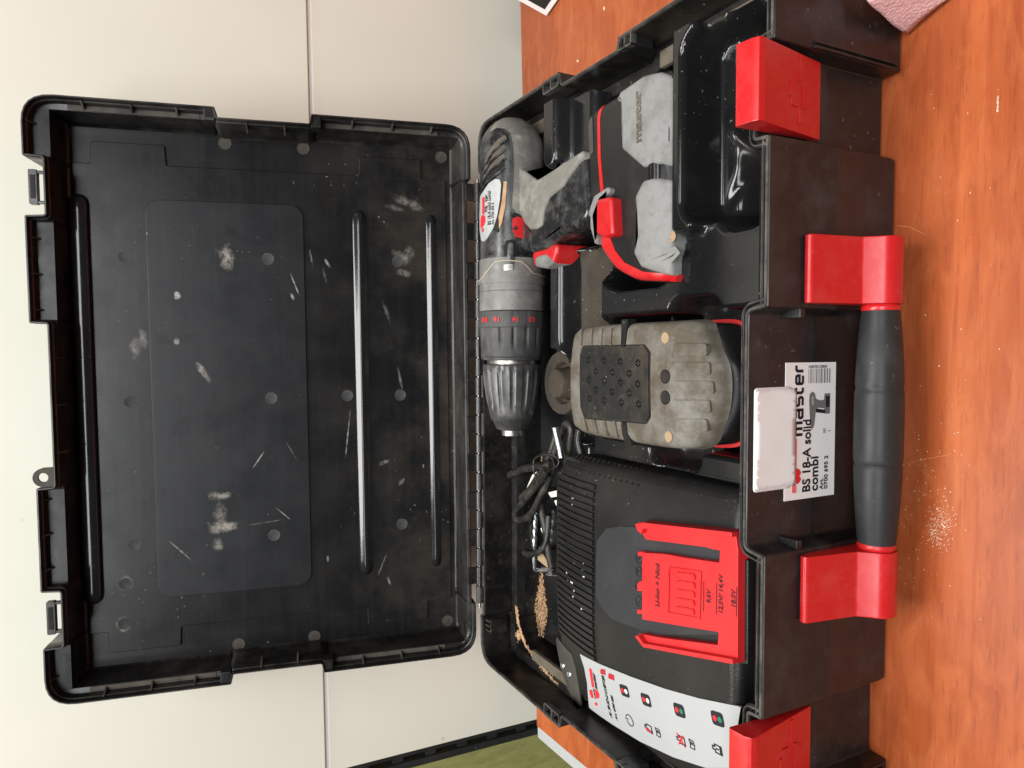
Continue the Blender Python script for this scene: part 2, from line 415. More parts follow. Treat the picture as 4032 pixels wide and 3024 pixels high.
G = (.30, .28, .245); D = (.003, .003, .003); WH = (.40, .39, .37)
SC = [(.1158, .1989, .011, .0075, .2, .95, .3, G), (.135, .193, .004, .012, -.5, .8, .3, D), (.118, .188, .012, .0016, 1.1, .6, .2, D),
      (-.0804, .2085, .0045, .0105, 0, 1., .4, G), (-.096, .2085, .014, .0060, 0, .62, .2, G), (-.1058, .2085, .0055, .0125, 0, 1., .4, G), (-.1205, .2113, .006, .0055, .3, .9, .3, G),
      (.0227, .2189, .0032, .0105, -1.05, .9, .5, G), (.0834, .2362, .0035, .0028, 0, 1., .6, WH), (.0466, .2373, .0030, .0024, 0, .9, .5, WH), (.0467, .2485, .0085, .0052, 1.5, .8, .4, D), (.048, .232, .0075, .0045, 1.5, .8, .4, D),
      (.052, .226, .002, .008, 0, .7, .3, D), (.0, .2485, .002, .007, 0, .7, .3, D), (.0, .238, .002, .005, 0, .7, .3, D), (.118, .055, .011, .0055, 1.0, .55, .2, G), (.104, .053, .008, .0032, 1.3, .55, .2, G), (.122, .0495, .007, .006, 0, .45, .2, G),
      (-.032, .1048, .022, .00075, -.12, .9, .5, G), (.094, .1458, .012, .0006, .35, .8, .4, WH), (.0825, .1475, .003, .0014, .3, .9, .4, WH), (-.123, .240, .014, .0007, .75, .7, .4, G), (-.052, .178, .010, .0006, -.6, .8, .4, WH), (-.045, .152, .012, .0005, .5, .7, .4, G),
      (-.100, .158, .012, .0006, .8, .7, .4, WH), (-.105, .175, .0005, .016, .1, .5, .4, G), (.165, .05, .016, .004, 1.2, .5, .2, G), (.16, .06, .01, .003, 1.3, .4, .2, G), (.07, .07, .012, .002, .3, .35, .2, G), (.043, .268, .004, .012, 1.5, .65, .3, G), (.05, .262, .009, .0035, .2, .6, .2, G),
      (-.146, .2815, .0058, .0052, 0, .9, .6, (.30, .25, .19)), (-.179, .2833, .0058, .0055, 0, .95, .6, (.32, .28, .22)), (.1165, .132, .008, .001, .15, .55, .3, G), (.112, .119, .005, .0016, .5, .8, .3, WH), (.1, .121, .009, .0012, .2, .35, .3, G),
      (-.06, .075, .0022, .006, .4, .7, .3, G), (-.078, .06, .002, .004, .8, .6, .3, G), (-.166, .072, .004, .0012, .3, .7, .4, WH), (-.150, .078, .011, .0007, -.4, .6, .4, G), (.0135, .0595, .0095, .0012, .2, .5, .3, G), (-.14, .124, .003, .001, 0, .8, .4, WH)]
M['lid'] = lidmat('lid_floor_plastic', (.0072, .0077, .0086), SC, .27)
M['lidpanel'] = lidmat('lid_panel_plastic', (.0125, .0136, .0154), SC, .31)
M['lidwall'] = plastic('lid_wall_plastic', (.0095, .0093, .0092), .30, .45, (.072, .06, .048), 26, .46, .74, .35)
M['ledge'] = plastic('dusty_lid_ledge', (.030, .028, .025), .5, .85, (.105, .092, .076), 40, .36, .66, .3)

# ------------------------------------------------------------------ setting: table, wall panels, rail, wall
TH = math.radians(2.4); tc, ts = math.cos(TH), math.sin(TH)
def tw(x, y, z): return (x*tc-y*ts, x*ts+y*tc, z)        # table / wall frame, turned a little against the case
table = box('table_top', -.3225, .9, -.75, .391, -.025, 0, M['wood'], None, .0008, tr=tw); tag(table, kind='structure')
box('edge_trim', -.3345, -.3227, -.75, .391, -.024, -.0006, M['trim'], table, .0015, tr=tw)
WY = .452
wall = prism('wall', [(-.3564, -.40), (-.3490, .0), (-.3456, .1938), (.95, .1938), (.95, -.40)], WY, WY+.03, M['wall'], None, 'xz', .0015, tr=tw); tag(wall, kind='structure')
prism('upper_panel', [(-.3455, .1974), (-.3376, .62), (.95, .62), (.95, .1974)], WY-.0015, WY+.03, M['wall'], wall, 'xz', .0012, tr=tw)
box('panel_joint', -.345, .95, WY+.0012, WY+.028, .1932, .1980, M['white'], wall, 0, tr=tw)
back = box('rear_wall', -2.2, -.2, .55, .59, -.9, 1.2, M['felt']); tag(back, kind='structure')
# slotted upright at the end of the panels
rail = empty('shelf_upright', tw(-.34, .405, -.4)); tag(rail, 'black slotted metal upright at the end of the cream panels', 'shelf upright')
def railx(z): return -.3493+.0184*z
def rl(name, o0, o1, z0, z1, d0, d1):
    b = prism(name, [(railx(z0)-o1, z0), (railx(z0)-o0, z0), (railx(z1)-o0, z1), (railx(z1)-o1, z1)], WY+d0, WY+d1, M['rail'], None, 'xz', 0, tr=tw)
    b.parent = rail; b.matrix_parent_inverse = Matrix.Translation(rail.location).inverted(); return b
rl('inner_flange', .0003, .0034, -.40, .62, .001, .016)
rl('outer_flange', .0095, .0163, -.40, .62, .001, .016)
for k in range(29):
    z0 = .1187-.0352*14+k*.0352
    rl('slot_bridge', .0034, .0095, z0, z0+.0109, .004, .006)
# black board with a white edge leaning on the wall at the right
bd = empty('leaning_board', (.352, .351, 0)); tag(bd, 'black board with white edge leaning on the wall, corner on the table', 'board')
c0 = Vector((.3514, .3513, .001)); e1 = Vector((.05, -.16, .0)).normalized(); e2 = Vector((.052, .052, .064)).normalized(); nb_ = e1.cross(e2).normalized()
def bfn(x, y, h): return c0+e1*x+e2*y+nb_*h
def slab(name, pts, h0, h1, mat):
    o = flat(name, pts, bfn, mat, None, h0, h1); o.parent = bd; o.matrix_parent_inverse = Matrix.Translation(bd.location).inverted(); return o
slab('board', rect(0, .16, 0, .075), 0, .003, M['cardedge'])
slab('black_face', rect(.0055, .155, .0048, .070), .0031, .0036, M['card'])
slab('black_face_back', rect(.0055, .155, .0048, .070), -.0006, -.0001, M['card'])
# pink cloth corner by the case
CL0, CL1, CL2 = Vector([(0.19832, -0.00424)][0]+(.002,)), Vector([(0.20432, -0.00855)][0]+(.036,)), Vector([(0.20568, -0.02234)][0]+(.003,))
def clothf(u, v):
    p = CL0+(CL1-CL0)*(u*3.0)+(CL2-CL0)*(v*3.4); p.z = .002+.034*math.sin(min(1, u*2.6)*1.57)*(.62+.38*math.cos(min(1, v*1.5)*3.1))+.0018*math.sin(u*23+v*9)+.0012*math.sin(v*31)*u
    return p
cl = grid('cloth', clothf, 40, 40, M['cloth'], thick=.0022); tag(cl, 'pink woven cloth lying by the front corner of the case', 'cloth')

# ------------------------------------------------------------------ tool case: base shell
case = empty('tool_case'); tag(case, 'open black plastic tool case with red latches and handle on the table', 'tool case')
def mirror(half): return half+[(-x, y) for x, y in half[::-1]]
RZ = .0917
half = [(.0560, .0115), (.0580, .0), (.1365, .0), (.1372, .008), (.1778, .008), (.1785, -.002), (.2245, -.002), (.2235, .116), (.2168, .118), (.2172, .180), (.2255, .182), (.2262, .3125), (.187, .3125), (.1855, .3085)]
rr_ = [.003, .0015, .0015, .0008, .0008, .0015, .022, .0015, .001, .001, .0015, .024, .0015, .0015]
bo = roundpoly(mirror(half), rr_+rr_[::-1], 5); bo = ccw(bo)
def lp(d, z, e=None):
    """outline inset by d at the front and by e (thinner) at the sides and back"""
    q1 = inset(bo, d) if d else bo
    if e is None: e = d
    q2 = inset(bo, e) if e else bo
    return [((q1[i] if bo[i][1] < .03 and abs(bo[i][0]) < .21 else q2[i])+(z,)) for i in range(len(bo))]
base = rings('base_shell', [lp(.0045, .0), lp(.0012, .0012), lp(.0004, .005), lp(0, .0445), lp(-.0004, .046), lp(0, .0475), lp(0, RZ-.0006), lp(.0006, RZ, .0004), lp(.0020, RZ, .0008), lp(.0022, RZ-.0030, .0009), lp(.0034, RZ-.0030, .0012), lp(.0036, RZ-.0006, .0013), lp(.0042, RZ-.0003, .0015), lp(.0050, RZ-.001, .0018), lp(.0055, .064, .0022), lp(.0095, .0625, .0095), lp(.0100, .040), lp(.0110, .003)], M['shell'], case, smooth=30)
# inner surfaces get their own lining so the inside can carry its own dirt
rings('inner_wall', [lp(.0053, RZ-.0015, .0021), lp(.0059, .0645, .0026), lp(.0093, .0632), lp(.0104, .040), lp(.0115, .0035)], M['inner'], case, cap0=False, smooth=30)
rings('rim_bead', [lp(.0003, RZ-.0012, .0002), lp(.0005, RZ+.0003, .0003), lp(.0019, RZ+.0003, .0010), lp(.0021, RZ-.0012, .0011)], M['liprim'], case, False, False)
rings('inner_rim_bead', [lp(.0036, RZ-.0012, .0012), lp(.0038, RZ+.0001, .0013), lp(.0045, RZ-.0001, .0016), lp(.0052, RZ-.0016, .0019)], M['liprim'], case, False, False)
# worn dust line on the step of the right and left inner wall
for sx in (1, -1):
    for y0, y1 in ((.02, .112), (.190, .272)):
        box('dust_ledge', min(sx*.2085, sx*.2168), max(sx*.2085, sx*.2190), y0, y1, .0600, .0645, M['dustline'], case, .0012)
# small socket frames where the sides step in
def socket(sx, y0, y1, x0, x1, zt):
    t = .0011
    a, b = sorted((sx*x0, sx*x1))
    pts = rect(a, b, y0, y1)
    o = prism('clip_socket', pts, zt-.016, zt-.004, M['shell'], case, bevel=.0004)
    for r_ in (rect(a, b, y0, y0+t), rect(a, b, y1-t, y1), rect(a, a+t, y0, y1), rect(b-t, b, y0, y1), rect(a, b, (y0+y1)/2-t/2, (y0+y1)/2+t/2)):
        prism('socket_rib', r_, zt-.0041, zt, M['liprim'], o, bevel=.0002)
for sx in (1, -1):
    socket(sx, .1835, .205, .2170, .2262, RZ+.0002)
    socket(sx, .1035, .1165, .2150, .2236, RZ+.0002)
# stiffening ribs low on the corner blocks, next to the latch recess
for sx in (1, -1):
    for k in (0, 1):
        x = sx*(.1792+k*.0022)
        box('corner_rib', x-.0006, x+.0006, -.0032-.0004*k, -.0015, .006, .066, M['shell'], case, .0003)
    # stop tab beside the handle mount
    a, b = sorted((sx*.0535, sx*.0585)); box('stop_tab', a, b, .0005, .0125, .0655, .0695, M['shell'], case, .0008)

# ------------------------------------------------------------------ latches (red, swung up)
def emblem(parent, fn, w, mat, h0, h1, word=None, wmat=None, name='emblem'):
    """the maker's mark: a bar with a round notched device on it"""
    def part(pts):
        return flat(name, [(p[0]*w, p[1]*w) for p in pts], fn, mat, parent, h0, h1)
    part(rect(-.78, -.37, -.11, .0)); part(rect(.37, 1.05, -.11, .0))
    part([(-.34, .10), (-.34, .40), (-.12, .40), (-.12, .52), (.10, .52), (.10, .40), (.34, .40), (.34, .10)])
    part([(-.34, -.16), (.34, -.16), (.30, -.34), (.14, -.50), (.04, -.46), (.0, -.40), (-.04, -.46), (-.14, -.50), (-.30, -.34)])
    if word:
        text(word, .27*w, lambda x, y, h: fn(x, y-.125*w, h+h0), wmat or mat, parent, align='CENTER', bold=.02, xs=.86, ext=.0001)
for sx in (1, -1):
    x0, x1 = sx*.1575-.0183, sx*.1575+.0183
    prof = [(.0055, .0560), (.0030, .0548), (-.0052, .1000), (-.0058, .1006), (-.0052, .1042), (-.0020, .1056), (.0062, .1064), (.0075, .1052), (.0070, .0985)]
    la = prism('latch', prof, x0, x1, M['red'], case, 'yz', .0005)
    fn = plane_fn((sx*.1575-.001, -.0003, .0735), (1, 0, 0), (0, -.0082, .0452))
    emblem(la, fn, .0172, M['red'], -.0002, .0007, 'WURTH', M['red'])
# ------------------------------------------------------------------ carrying handle (folded down)
HY, HZ = -.0105, .0263
def gr(s): # radius along the grip
    u = abs(s)/.057
    r = .0113-.0026*u**2.2
    for g in (-.018, .0195): r -= .0006*math.exp(-((s-g)/.0009)**2)
    return r
hp = [(-.0572+.1144*i/90, gr(-.0572+.1144*i/90)) for i in range(91)]
hand = lathe('handle_grip', hp, (0, HY, HZ), (1, 0, 0), M['grip'], case, 36)
for sx in (1, -1):
    lathe('end_ring', [(0, .0070), (.0, .0086), (.0012, .0090), (.0022, .0088), (.0032, .0080)], (sx*.0572, HY, HZ), (sx, 0, 0), M['red'], hand, 32)
    cyl = []
    for i in range(25):  # section in y,z: flat tongue above, round barrel below
        a = math.radians(20-i*200/24); cyl.append((HY+.0112*math.cos(a)*-1, HZ+.0112*math.sin(a)))
    sec = [(-.0010, .0690), (-.0038, .0700), (-.0052, .0685), (-.0098, .0400)]+[(HY+.0096*math.cos(math.radians(a)), HZ+.0096*math.sin(math.radians(a))) for a in range(118, 340, 12)]+[(.0035, .030), (.0025, .0560)]
    a, b = sorted((sx*.0602, sx*.0925))
    prism('handle_mount', sec, a, b, M['red'], hand, 'yz', .0008, bang=25)
    box('grime_line', a+.003, b-.006, -.0106, -.0095, .0362, .0369, M['dust'], hand, .0002)
# ------------------------------------------------------------------ stickers on the front
FP = .0115
lab = box('product_label', -.0366, .0320, FP-.0005, FP-.0001, .0305, .0668, M['white'], case, 0)
def lfn(org): return plane_fn((org[0], FP-.0005, org[1]), (1, 0, 0), (0, 0, 1))
LQ = {}
text('BS 18-A solid', .0079, lfn((-.0335, .0487)), M['ink'], lab, bold=.022, xs=.86)
text('combi', .0079, lfn((-.0335, .0430)), M['ink'], lab, bold=.022, xs=.92)
text('Art.', .0036, lfn((-.0330, .0391)), M['ink'], lab, bold=.015)
text('0700 695 2', .0036, lfn((-.0330, .0358)), M['ink'], lab, bold=.015, xs=1.05)
text('1', .0032, lfn((-.0040, .0340)), M['greyink'], lab)
# bold rounded word mark, half hidden by the paper sticker
def wordmark(parent, org, h, mat, fn_, sc=1.0, skew=.0, name='lettering'):
    """rounded 'master' built from strokes, h = x-height"""
    w = .26*h; x = 0
    def S_(pts, close=False):
        P = [(org[0]+(x+p[0]*h*sc+skew*p[1]*h), org[1]+p[1]*h) for p in pts]
        strokes(name, P, w, fn_, mat, parent, .0001, .00028)
    S_([(0, 0), (0, .87), (1.05, .87), (1.15, .75), (1.15, 0)]); S_([(.58, 0), (.58, .87)]); x += 1.62*h*sc       # m
    S_([(.0, .87), (.62, .87), (.78, .72), (.78, .02), (.1, .02), (0, .16), (0, .34), (.1, .46), (.78, .46)]); x += 1.22*h*sc  # a
    S_([(.78, .87), (.12, .87), (0, .76), (0, .58), (.12, .46), (.66, .46), (.78, .34), (.78, .16), (.66, .02), (0, .02)]); x += 1.22*h*sc  # s
    S_([(0, 1.3), (0, .2), (.14, .02), (.5, .02)]); S_([(0, .87), (.5, .87)]); x += .88*h*sc                       # t
    S_([(0, .46), (.78, .46), (.78, .74), (.66, .87), (.12, .87), (0, .74), (0, .16), (.12, .02), (.78, .02)]); x += 1.22*h*sc  # e
    S_([(0, 0), (0, .72), (.14, .87), (.55, .87)])                                                               # r
lf0 = lambda x, y, h: (x, FP-.0005-h, y)
wordmark(lab, (-.0040, .0548), .0056, M['ink'], lf0, .92)
flat('emblem', rect(-.0330, -.0292, .0586, .0616), lf0, M['pinkink'], lab, .0001, .0003); flat('emblem', rect(-.0205, -.0060, .0586, .0616), lf0, M['pinkink'], lab, .0001, .0003)
flat('emblem', rect(-.0288, -.0208, .0613, .0648), lf0, M['redink'], lab, .0001, .0003)
flat('emblem', [(-.0288, .0590), (-.0208, .0590), (-.0213, .0568), (-.0230, .0553), (-.0242, .0560), (-.0248, .0566), (-.0254, .0560), (-.0266, .0553), (-.0283, .0568)], lf0, M['redink'], lab, .0001, .0003)
text('WURTH', .0027, lambda x, y, h: lf0(x-.0248, y+.0592, h+.0001), M['ink'], lab, bold=.02, align='CENTER', xs=.9)
random.seed(11)
xb = .0175
while xb < .0292:                                            # barcode bars
    wb = random.choice((.00022, .00022, .0004, .0007)); flat('barcode_bar', rect(xb-.0005, xb-.0005+wb, .0335, .0505) if 0 else rect(.0215, .0288, .0350+(xb-.0175)*1.36, .0350+(xb-.0175)*1.36+wb), lf0, M['greyink'], lab, .0001, .0002); xb += wb+random.choice((.00025, .0004, .0006))
text('4 047376 239847', .0021, lambda x, y, h: lf0(.0291+y, .0512-x, h+.0001), M['greyink'], lab, xs=.93)
# small picture of the drill on the sticker
dp = lambda x, y: (.0085+x, .0470+y)
pic = [(-.0105, .0008), (-.0085, .0020), (-.0030, .0026), (.0045, .0032), (.0075, .0028), (.0088, .0010), (.0080, -.0008), (.0050, -.0018), (.0042, -.0050), (.0044, -.0078), (.0075, -.0080), (.0076, -.0122), (-.0028, -.0122), (-.0028, -.0086), (.0000, -.0080), (.0004, -.0040), (.0002, -.0018), (-.0040, -.0014), (-.0085, -.0006)]
flat('drill_picture', [dp(*p) for p in pic], lf0, M['greyink'], lab, .0001, .0002)
flat('drill_picture', [dp(*p) for p in [(-.0018, -.0018), (.0002, -.0018), (-.0008, -.0086), (-.0026, -.0086)]], lf0, M['ink'], lab, .0001, .0003)
flat('drill_picture', [dp(*p) for p in rect(.0006, .0062, -.0118, -.0090)], lf0, M['ink'], lab, .0001, .0003)
flat('drill_picture', [dp(*p) for p in [(.0020, .0012), (.0060, .0014), (.0066, .0004), (.0024, -.0002)]], lf0, M['plate'], lab, .0001, .0003)
flat('box_symbol', rect(-.0042, -.0018, .0378, .0398), lf0, M['plate'], lab, .0001, .0002)
# blank paper sticker over its corner, slightly lifted and creased
def paper(name, x0, x1, z0, z1, r, y, crease, mat):
    bm = bmesh.new(); f = bm.faces.new([bm.verts.new((p[0], p[1], 0)) for p in resample(roundpoly(rect(x0, x1, z0, z1), r, 5), .004)])
    bmesh.ops.triangulate(bm, faces=[f])
    for it in range(4):
        es = [e for e in bm.edges if e.calc_length() > .004]
        if not es: break
        bmesh.ops.subdivide_edges(bm, edges=es, cuts=1); bmesh.ops.triangulate(bm, faces=[q for q in bm.faces if len(q.verts) > 3])
    for v in bm.verts:
        x, z = v.co.x, v.co.y; u, w_ = (x-x0)/(x1-x0), (z-z0)/(z1-z0)
        e = .0007*math.sin(u*11+1)*(1-w_)**2+.0006*math.sin(u*8)*w_**2
        v.co = (x+crease*.001*math.sin(w_*5), y-crease*(.00025*math.sin(u*9+w_*5)+.0003*math.sin(u*17-w_*9)*.5+.0005*(1-w_)**3), z+e*crease*.25)
    me = bpy.data.meshes.new(name); bm.to_mesh(me); bm.free()
    for p in me.polygons: p.use_smooth = True
    o = bpy.data.objects.new(name, me); COL.objects.link(o); me.materials.append(mat); o.parent = case
    md = o.modifiers.new('solid', 'SOLIDIFY'); md.thickness = .00006
    return o
paper('paper_sticker', -.0302, .0202, .0628, .0884, .0022, FP-.0009, .05, M['white'])
paper('paper_sticker', -.0290, .0192, .0600, .0874, .0026, FP-.0012, .22, M['paper'])

# ------------------------------------------------------------------ lid (own frame: x along the hinge, y up the lid, z towards the viewer)
LM = Matrix(((0.99997, -0.00717, -0.00175, .001923), (-0.00021, 0.20855, -0.97801, .313051), (0.00738, 0.97798, 0.20855, .094159), (0, 0, 0, 1)))
lh = [(.0594, .3175), (.0600, .3290), (.1372, .3290), (.1380, .3162), (.1785, .3162), (.1792, .3290), (.2235, .3290), (.2235, .2003), (.2157, .1985), (.2160, .1312), (.2235, .1298), (.2235, .0022), (.1790, .0026), (.1780, .0062)]
lr = [.0015]*14; lr[6] = .021; lr[11] = .021
lo_ = ccw(roundpoly(mirror(lh), lr+lr[::-1], 6))
def ll(d, n): return [(p[0], p[1], n) for p in (inset(lo_, d) if d else lo_)]
def lc(d, n, bx, y0, y1):
    return [(max(-bx, min(bx, p[0])), max(y0, min(y1, p[1])), n) for p in inset(lo_, d)]
lid = rings('lid', [ll(.012, -.050), ll(.004, -.0485), ll(.001, -.044), ll(.0003, -.014), ll(0, -.012), ll(0, -.0006), ll(.0005, 0), ll(.0012, 0), ll(.0016, -.0006), ll(.0019, -.0045), ll(.0028, -.0050), ll(.0032, -.0112), lc(.0034, -.0118, .2162, .0085, .3142), lc(.0036, -.0135, .2158, .0092, .3136), lc(.0040, -.0350, .2148, .0100, .3126), lc(.0046, -.0388, .2138, .0112, .3114), lc(.0056, -.0400, .2124, .0130, .3096)], M['lidwall'], case, smooth=40)
lid.matrix_local = LM
N0 = -.0399
fl = finish('lid_floor', [(-.2126, .0128, N0+.0002), (.2126, .0128, N0+.0002), (.2126, .3098, N0+.0002), (-.2126, .3098, N0+.0002)], [[0, 1, 2, 3]], M['lid'], lid)
cpts = []
cR = [(.1850, .3080), (.1850, .2951), (.2020, .2945), (.2020, .2420), (.1862, .2410), (.1862, .0914), (.2020, .0910), (.2030, .0388), (.1860, .0383), (.1860, .0170)]
cpts = cR+[(-x, y) for x, y in cR[::-1]]
prism('floor_plate', roundpoly(cpts, .0012, 2), N0-.001, N0+.0021, M['lid'], lid, bevel=.0007)
N1 = N0+.0021
prism('centre_panel', roundpoly(rect(-.1610, .1590, .1376, .2574), .012, 8), N1-.001, N1+.0013, M['lidpanel'], lid, bevel=.0006)
RP = spline([(-1.06, -.06, 0), (-.80, .14, 0), (-.42, .66, 0), (-.18, .93, 0), (.18, .93, 0), (.42, .66, 0), (.80, .14, 0), (1.06, -.06, 0)], 4)
RP3 = spline([(-1.04, -.06, 0), (-.98, .45, 0), (-.86, .80, 0), (-.58, .925, 0), (0, 1.0, 0), (.58, .925, 0), (.86, .80, 0), (.98, .45, 0), (1.04, -.06, 0)], 4)
RP2 = [Vector((-1.06+2.12*i/28, 1.02-1.08*abs(-1.06+2.12*i/28)**2.0/1.06**2, 0)) for i in range(29)]
def ridge(y0, x1, r, hgt, RP=RP):
    """long moulded rib with sloping flanks and rounded ends"""
    def f(u, v):
        q = RP[min(len(RP)-1, int(round(v*(len(RP)-1))))]; x = -x1+2*x1*u
        if u < .12 or u > .88: uu = (u if u < .12 else 1-u)/.12; x = (-1 if u < .12 else 1)*(x1-r*(1-math.cos(uu*math.pi/2))-.76*x1*max(0, 0)); x = (-1 if u < .12 else 1)*(x1-.03*uu**2)
        e = min(1, (x1-abs(x))/r); k = math.sqrt(max(0, 1-(1-e)**2))
        return (x, y0+r*q.x*max(k, .02), N1-.0003+hgt*q.y*k)
    return grid('rib', f, 50, len(RP)-1, M['lidrib'], lid, smooth=80)
M['lidrib'] = plastic('lid_rib_plastic', (.0115, .0115, .012), .13, .04, (.06, .052, .045), 30, .5, .8, .2, rvar=.03)
ridge(.3038, .1610, .0066, .0060, RP3); ridge(.0915, .1575, .0068, .0036); ridge(.0300, .1560, .0056, .0030)
mk = None
for (x, y) in ((.2069, .313), (.2068, .1973), (.2068, .1362), (.2066, .0201), (-.2075, .3140), (-.2070, .1978), (-.2075, .1366), (-.2071, .0203)):
    z = N0+.0004
    mk = lathe('ejector_mark', [(-.0002, .0051), (.0002, .0051), (.0003, .0047), (.0000, .0045), (.0000, .0001)], (x, y, z), (0, 0, 1), M['ledge'], lid, 24) if mk is None else share(mk, 'ejector_mark', lid, Matrix.Translation((x-.2069, y-.313, 0)))
mk2 = None
for (x, y, z) in ((.1139, .2733, N1), (-.0009, .2728, N1), (-.1155, .2735, N1), (.1142, .1663, N1+.0013), (-.0009, .1665, N1+.0013), (-.1163, .1671, N1+.0013), (.1147, .0598, N1), (-.0013, .0595, N1), (-.1152, .06, N1), (-.0005, .1046, N1), (-.1468, .2813, N1), (-.1791, .2831, N1)):
    mk2 = lathe('ejector_mark', [(-.0003, .0049), (.00008, .0049), (.00014, .0046), (.00004, .0043), (.00004, .0001)], (x, y, z), (0, 0, 1), M['ring'], lid, 24) if mk2 is None else share(mk2, 'ejector_mark', lid, Matrix.Translation((x-.1139, y-.2733, z-N1)))
# gussets on the ledge along the sides and the front edge
def gusset(x, y, dx, dy, L=.0050):
    n = Vector((-dy, dx)); t = .0006; p = Vector((x, y)); d = Vector((dx, dy))
    a = p+d*.0022; b = p+d*(.0022+L)
    v = []
    for s in (-t, t):
        v += [tuple(a+n*s)+(-.0022,), tuple(b+n*s)+(-.0118,), tuple(b+n*s)+(-.0135,), tuple(a+n*s)+(-.0135,)]
    finish('gusset', v, [[0, 1, 2, 3], [7, 6, 5, 4], [0, 4, 5, 1], [1, 5, 6, 2], [2, 6, 7, 3], [3, 7, 4, 0]], M['ledge'], lid)
for sx in (1, -1):
    for y in (.291, .2585, .2275, .098, .066, .034): gusset(sx*.2235, y, -sx, 0)
    for y in (.178, .150): gusset(sx*.2160, y, -sx, 0)
    for x in (.205, .122, .096, .070): gusset(sx*x, .3290, 0, -1)
for x in (.035, .0, -.035): gusset(x, .3175, 0, -1)
# ledge dust: pale dirt lying on the side ledges
for sx in (1, -1):
    for y0, y1 in ((.212, .302), (.028, .120)):
        a, b = sorted((sx*.2202, sx*.2164)); box('dust_ledge', a, b, y0, y1, -.0128, -.0108, M['ledge'], lid, .0004)
# sockets for the side clips
for sx in (1, -1):
    for y0, y1 in ((.2005, .2085), (.1225, .1298)):
        a, b = sorted((sx*.2225, sx*.2135)); o = box('clip_block', a, b, y0, y1, -.014, -.0016, M['lidwall'], lid, .0005)
        c, d = sorted((sx*.2215, sx*.2155)); box('socket_mouth', c, d, y0+.0013, y1-.0013, -.0022, -.0012, M['chargerdark'], o, .0003)
# latch catches standing in the two notches, and the eyelet for a seal
for sx in (1, -1):
    x = sx*.1585
    o = prism('latch_catch', roundpoly(rect(x-.0125, x+.0125, .3215, .3275), .0012, 3), -.0105, -.0055, M['lidwall'], lid, bevel=.0005)
    box('catch_web', x-.0118, x-.0098, .3155, .3225, -.0105, -.0060, M['lidwall'], o, .0004); box('catch_web', x+.0098, x+.0118, .3155, .3225, -.0105, -.0060, M['lidwall'], o, .0004)
    box('catch_gap', x-.0085, x+.0085, .3228, .3262, -.0058, -.0051, M['chargerdark'], o, .0003)
ey = [(.0058*math.cos(a), .0058*math.sin(a)) for a in [i*math.tau/24 for i in range(24)]]
ring_o = roundpoly(rect(-.0600, -.0470, .3165, .3300), [.0, .0, .0055, .0015], 6)
def eyelet():
    c = Vector((-.0525, .3245)); n = 28; R = []
    for (r, z) in ((.0034, -.0040), (.0034, -.0015), (9, -.0015), (9, -.0040), (.0034, -.0040)):
        ring = []
        for i in range(n):
            a = math.tau*i/n; d = Vector((math.cos(a), math.sin(a)))
            if r > 1:
                s = min((.0072/abs(d.x)) if abs(d.x) > 1e-6 else 9, (.0080/abs(d.y)) if abs(d.y) > 1e-6 else 9)
                if d.y > 0: s = min(s, .0068)
                p = c+d*s
            else: p = c+d*r
            ring.append((p.x, p.y, z))
        R.append(ring)
    return rings('seal_eyelet', R, M['ledge'], lid, False, False, smooth=30)
eyelet()
# ------------------------------------------------------------------ hinge: knuckles in turn on lid and base
kn = None
HZ0, HY0 = .0930, .3110
for k in range(22):
    x0 = -.1765+k*.01615; x1 = x0+.0153
    if k % 2 == 0:
        lathe('hinge_knuckle', [(0, .0024), (.0003, .0030), (.0150, .0030), (.0153, .0024)], (x0, HY0, HZ0), (1, 0, 0), M['hinge'] if 'hinge' in M else M.setdefault('hinge', plastic('hinge_plastic', (.016, .016, .016), .24, .4, (.09, .075, .06), 60, .45, .75, .6)), case, 16)
        box('hinge_arm', x0+.0008, x1-.0008, HY0-.0042, HY0-.0012, HZ0-.010, HZ0+.0010, M['hinge'], case, .0004)
    else:
        o = lathe('hinge_knuckle', [(0, .0024), (.0003, .0029), (.0150, .0029), (.0153, .0024)], (x0, HY0, HZ0), (1, 0, 0), M['hinge'], case, 16)
        box('hinge_arm', x0+.0006, x1-.0006, HY0+.0008, HY0+.0036, HZ0-.0005, HZ0+.0100, M['hinge'], case, .0004)
lathe('hinge_pin', [(0, .0012), (.362, .0012)], (-.181, HY0, HZ0), (1, 0, 0), M['dullsteel'], case, 12)
for sx in (1, -1):   # small ribbed lugs beside the hinge
    for k in range(3):
        x = sx*(.1905+k*.0042); box('hinge_lug', x-.0006, x+.0006, .3010, .3075, .072, .0895, M['liprim'], case, .0003)
    a, b = sorted((sx*.1885, sx*.2010)); box('hinge_lug_bar', a, b, .2990, .3012, .0735, .0885, M['inner'], case, .0004)

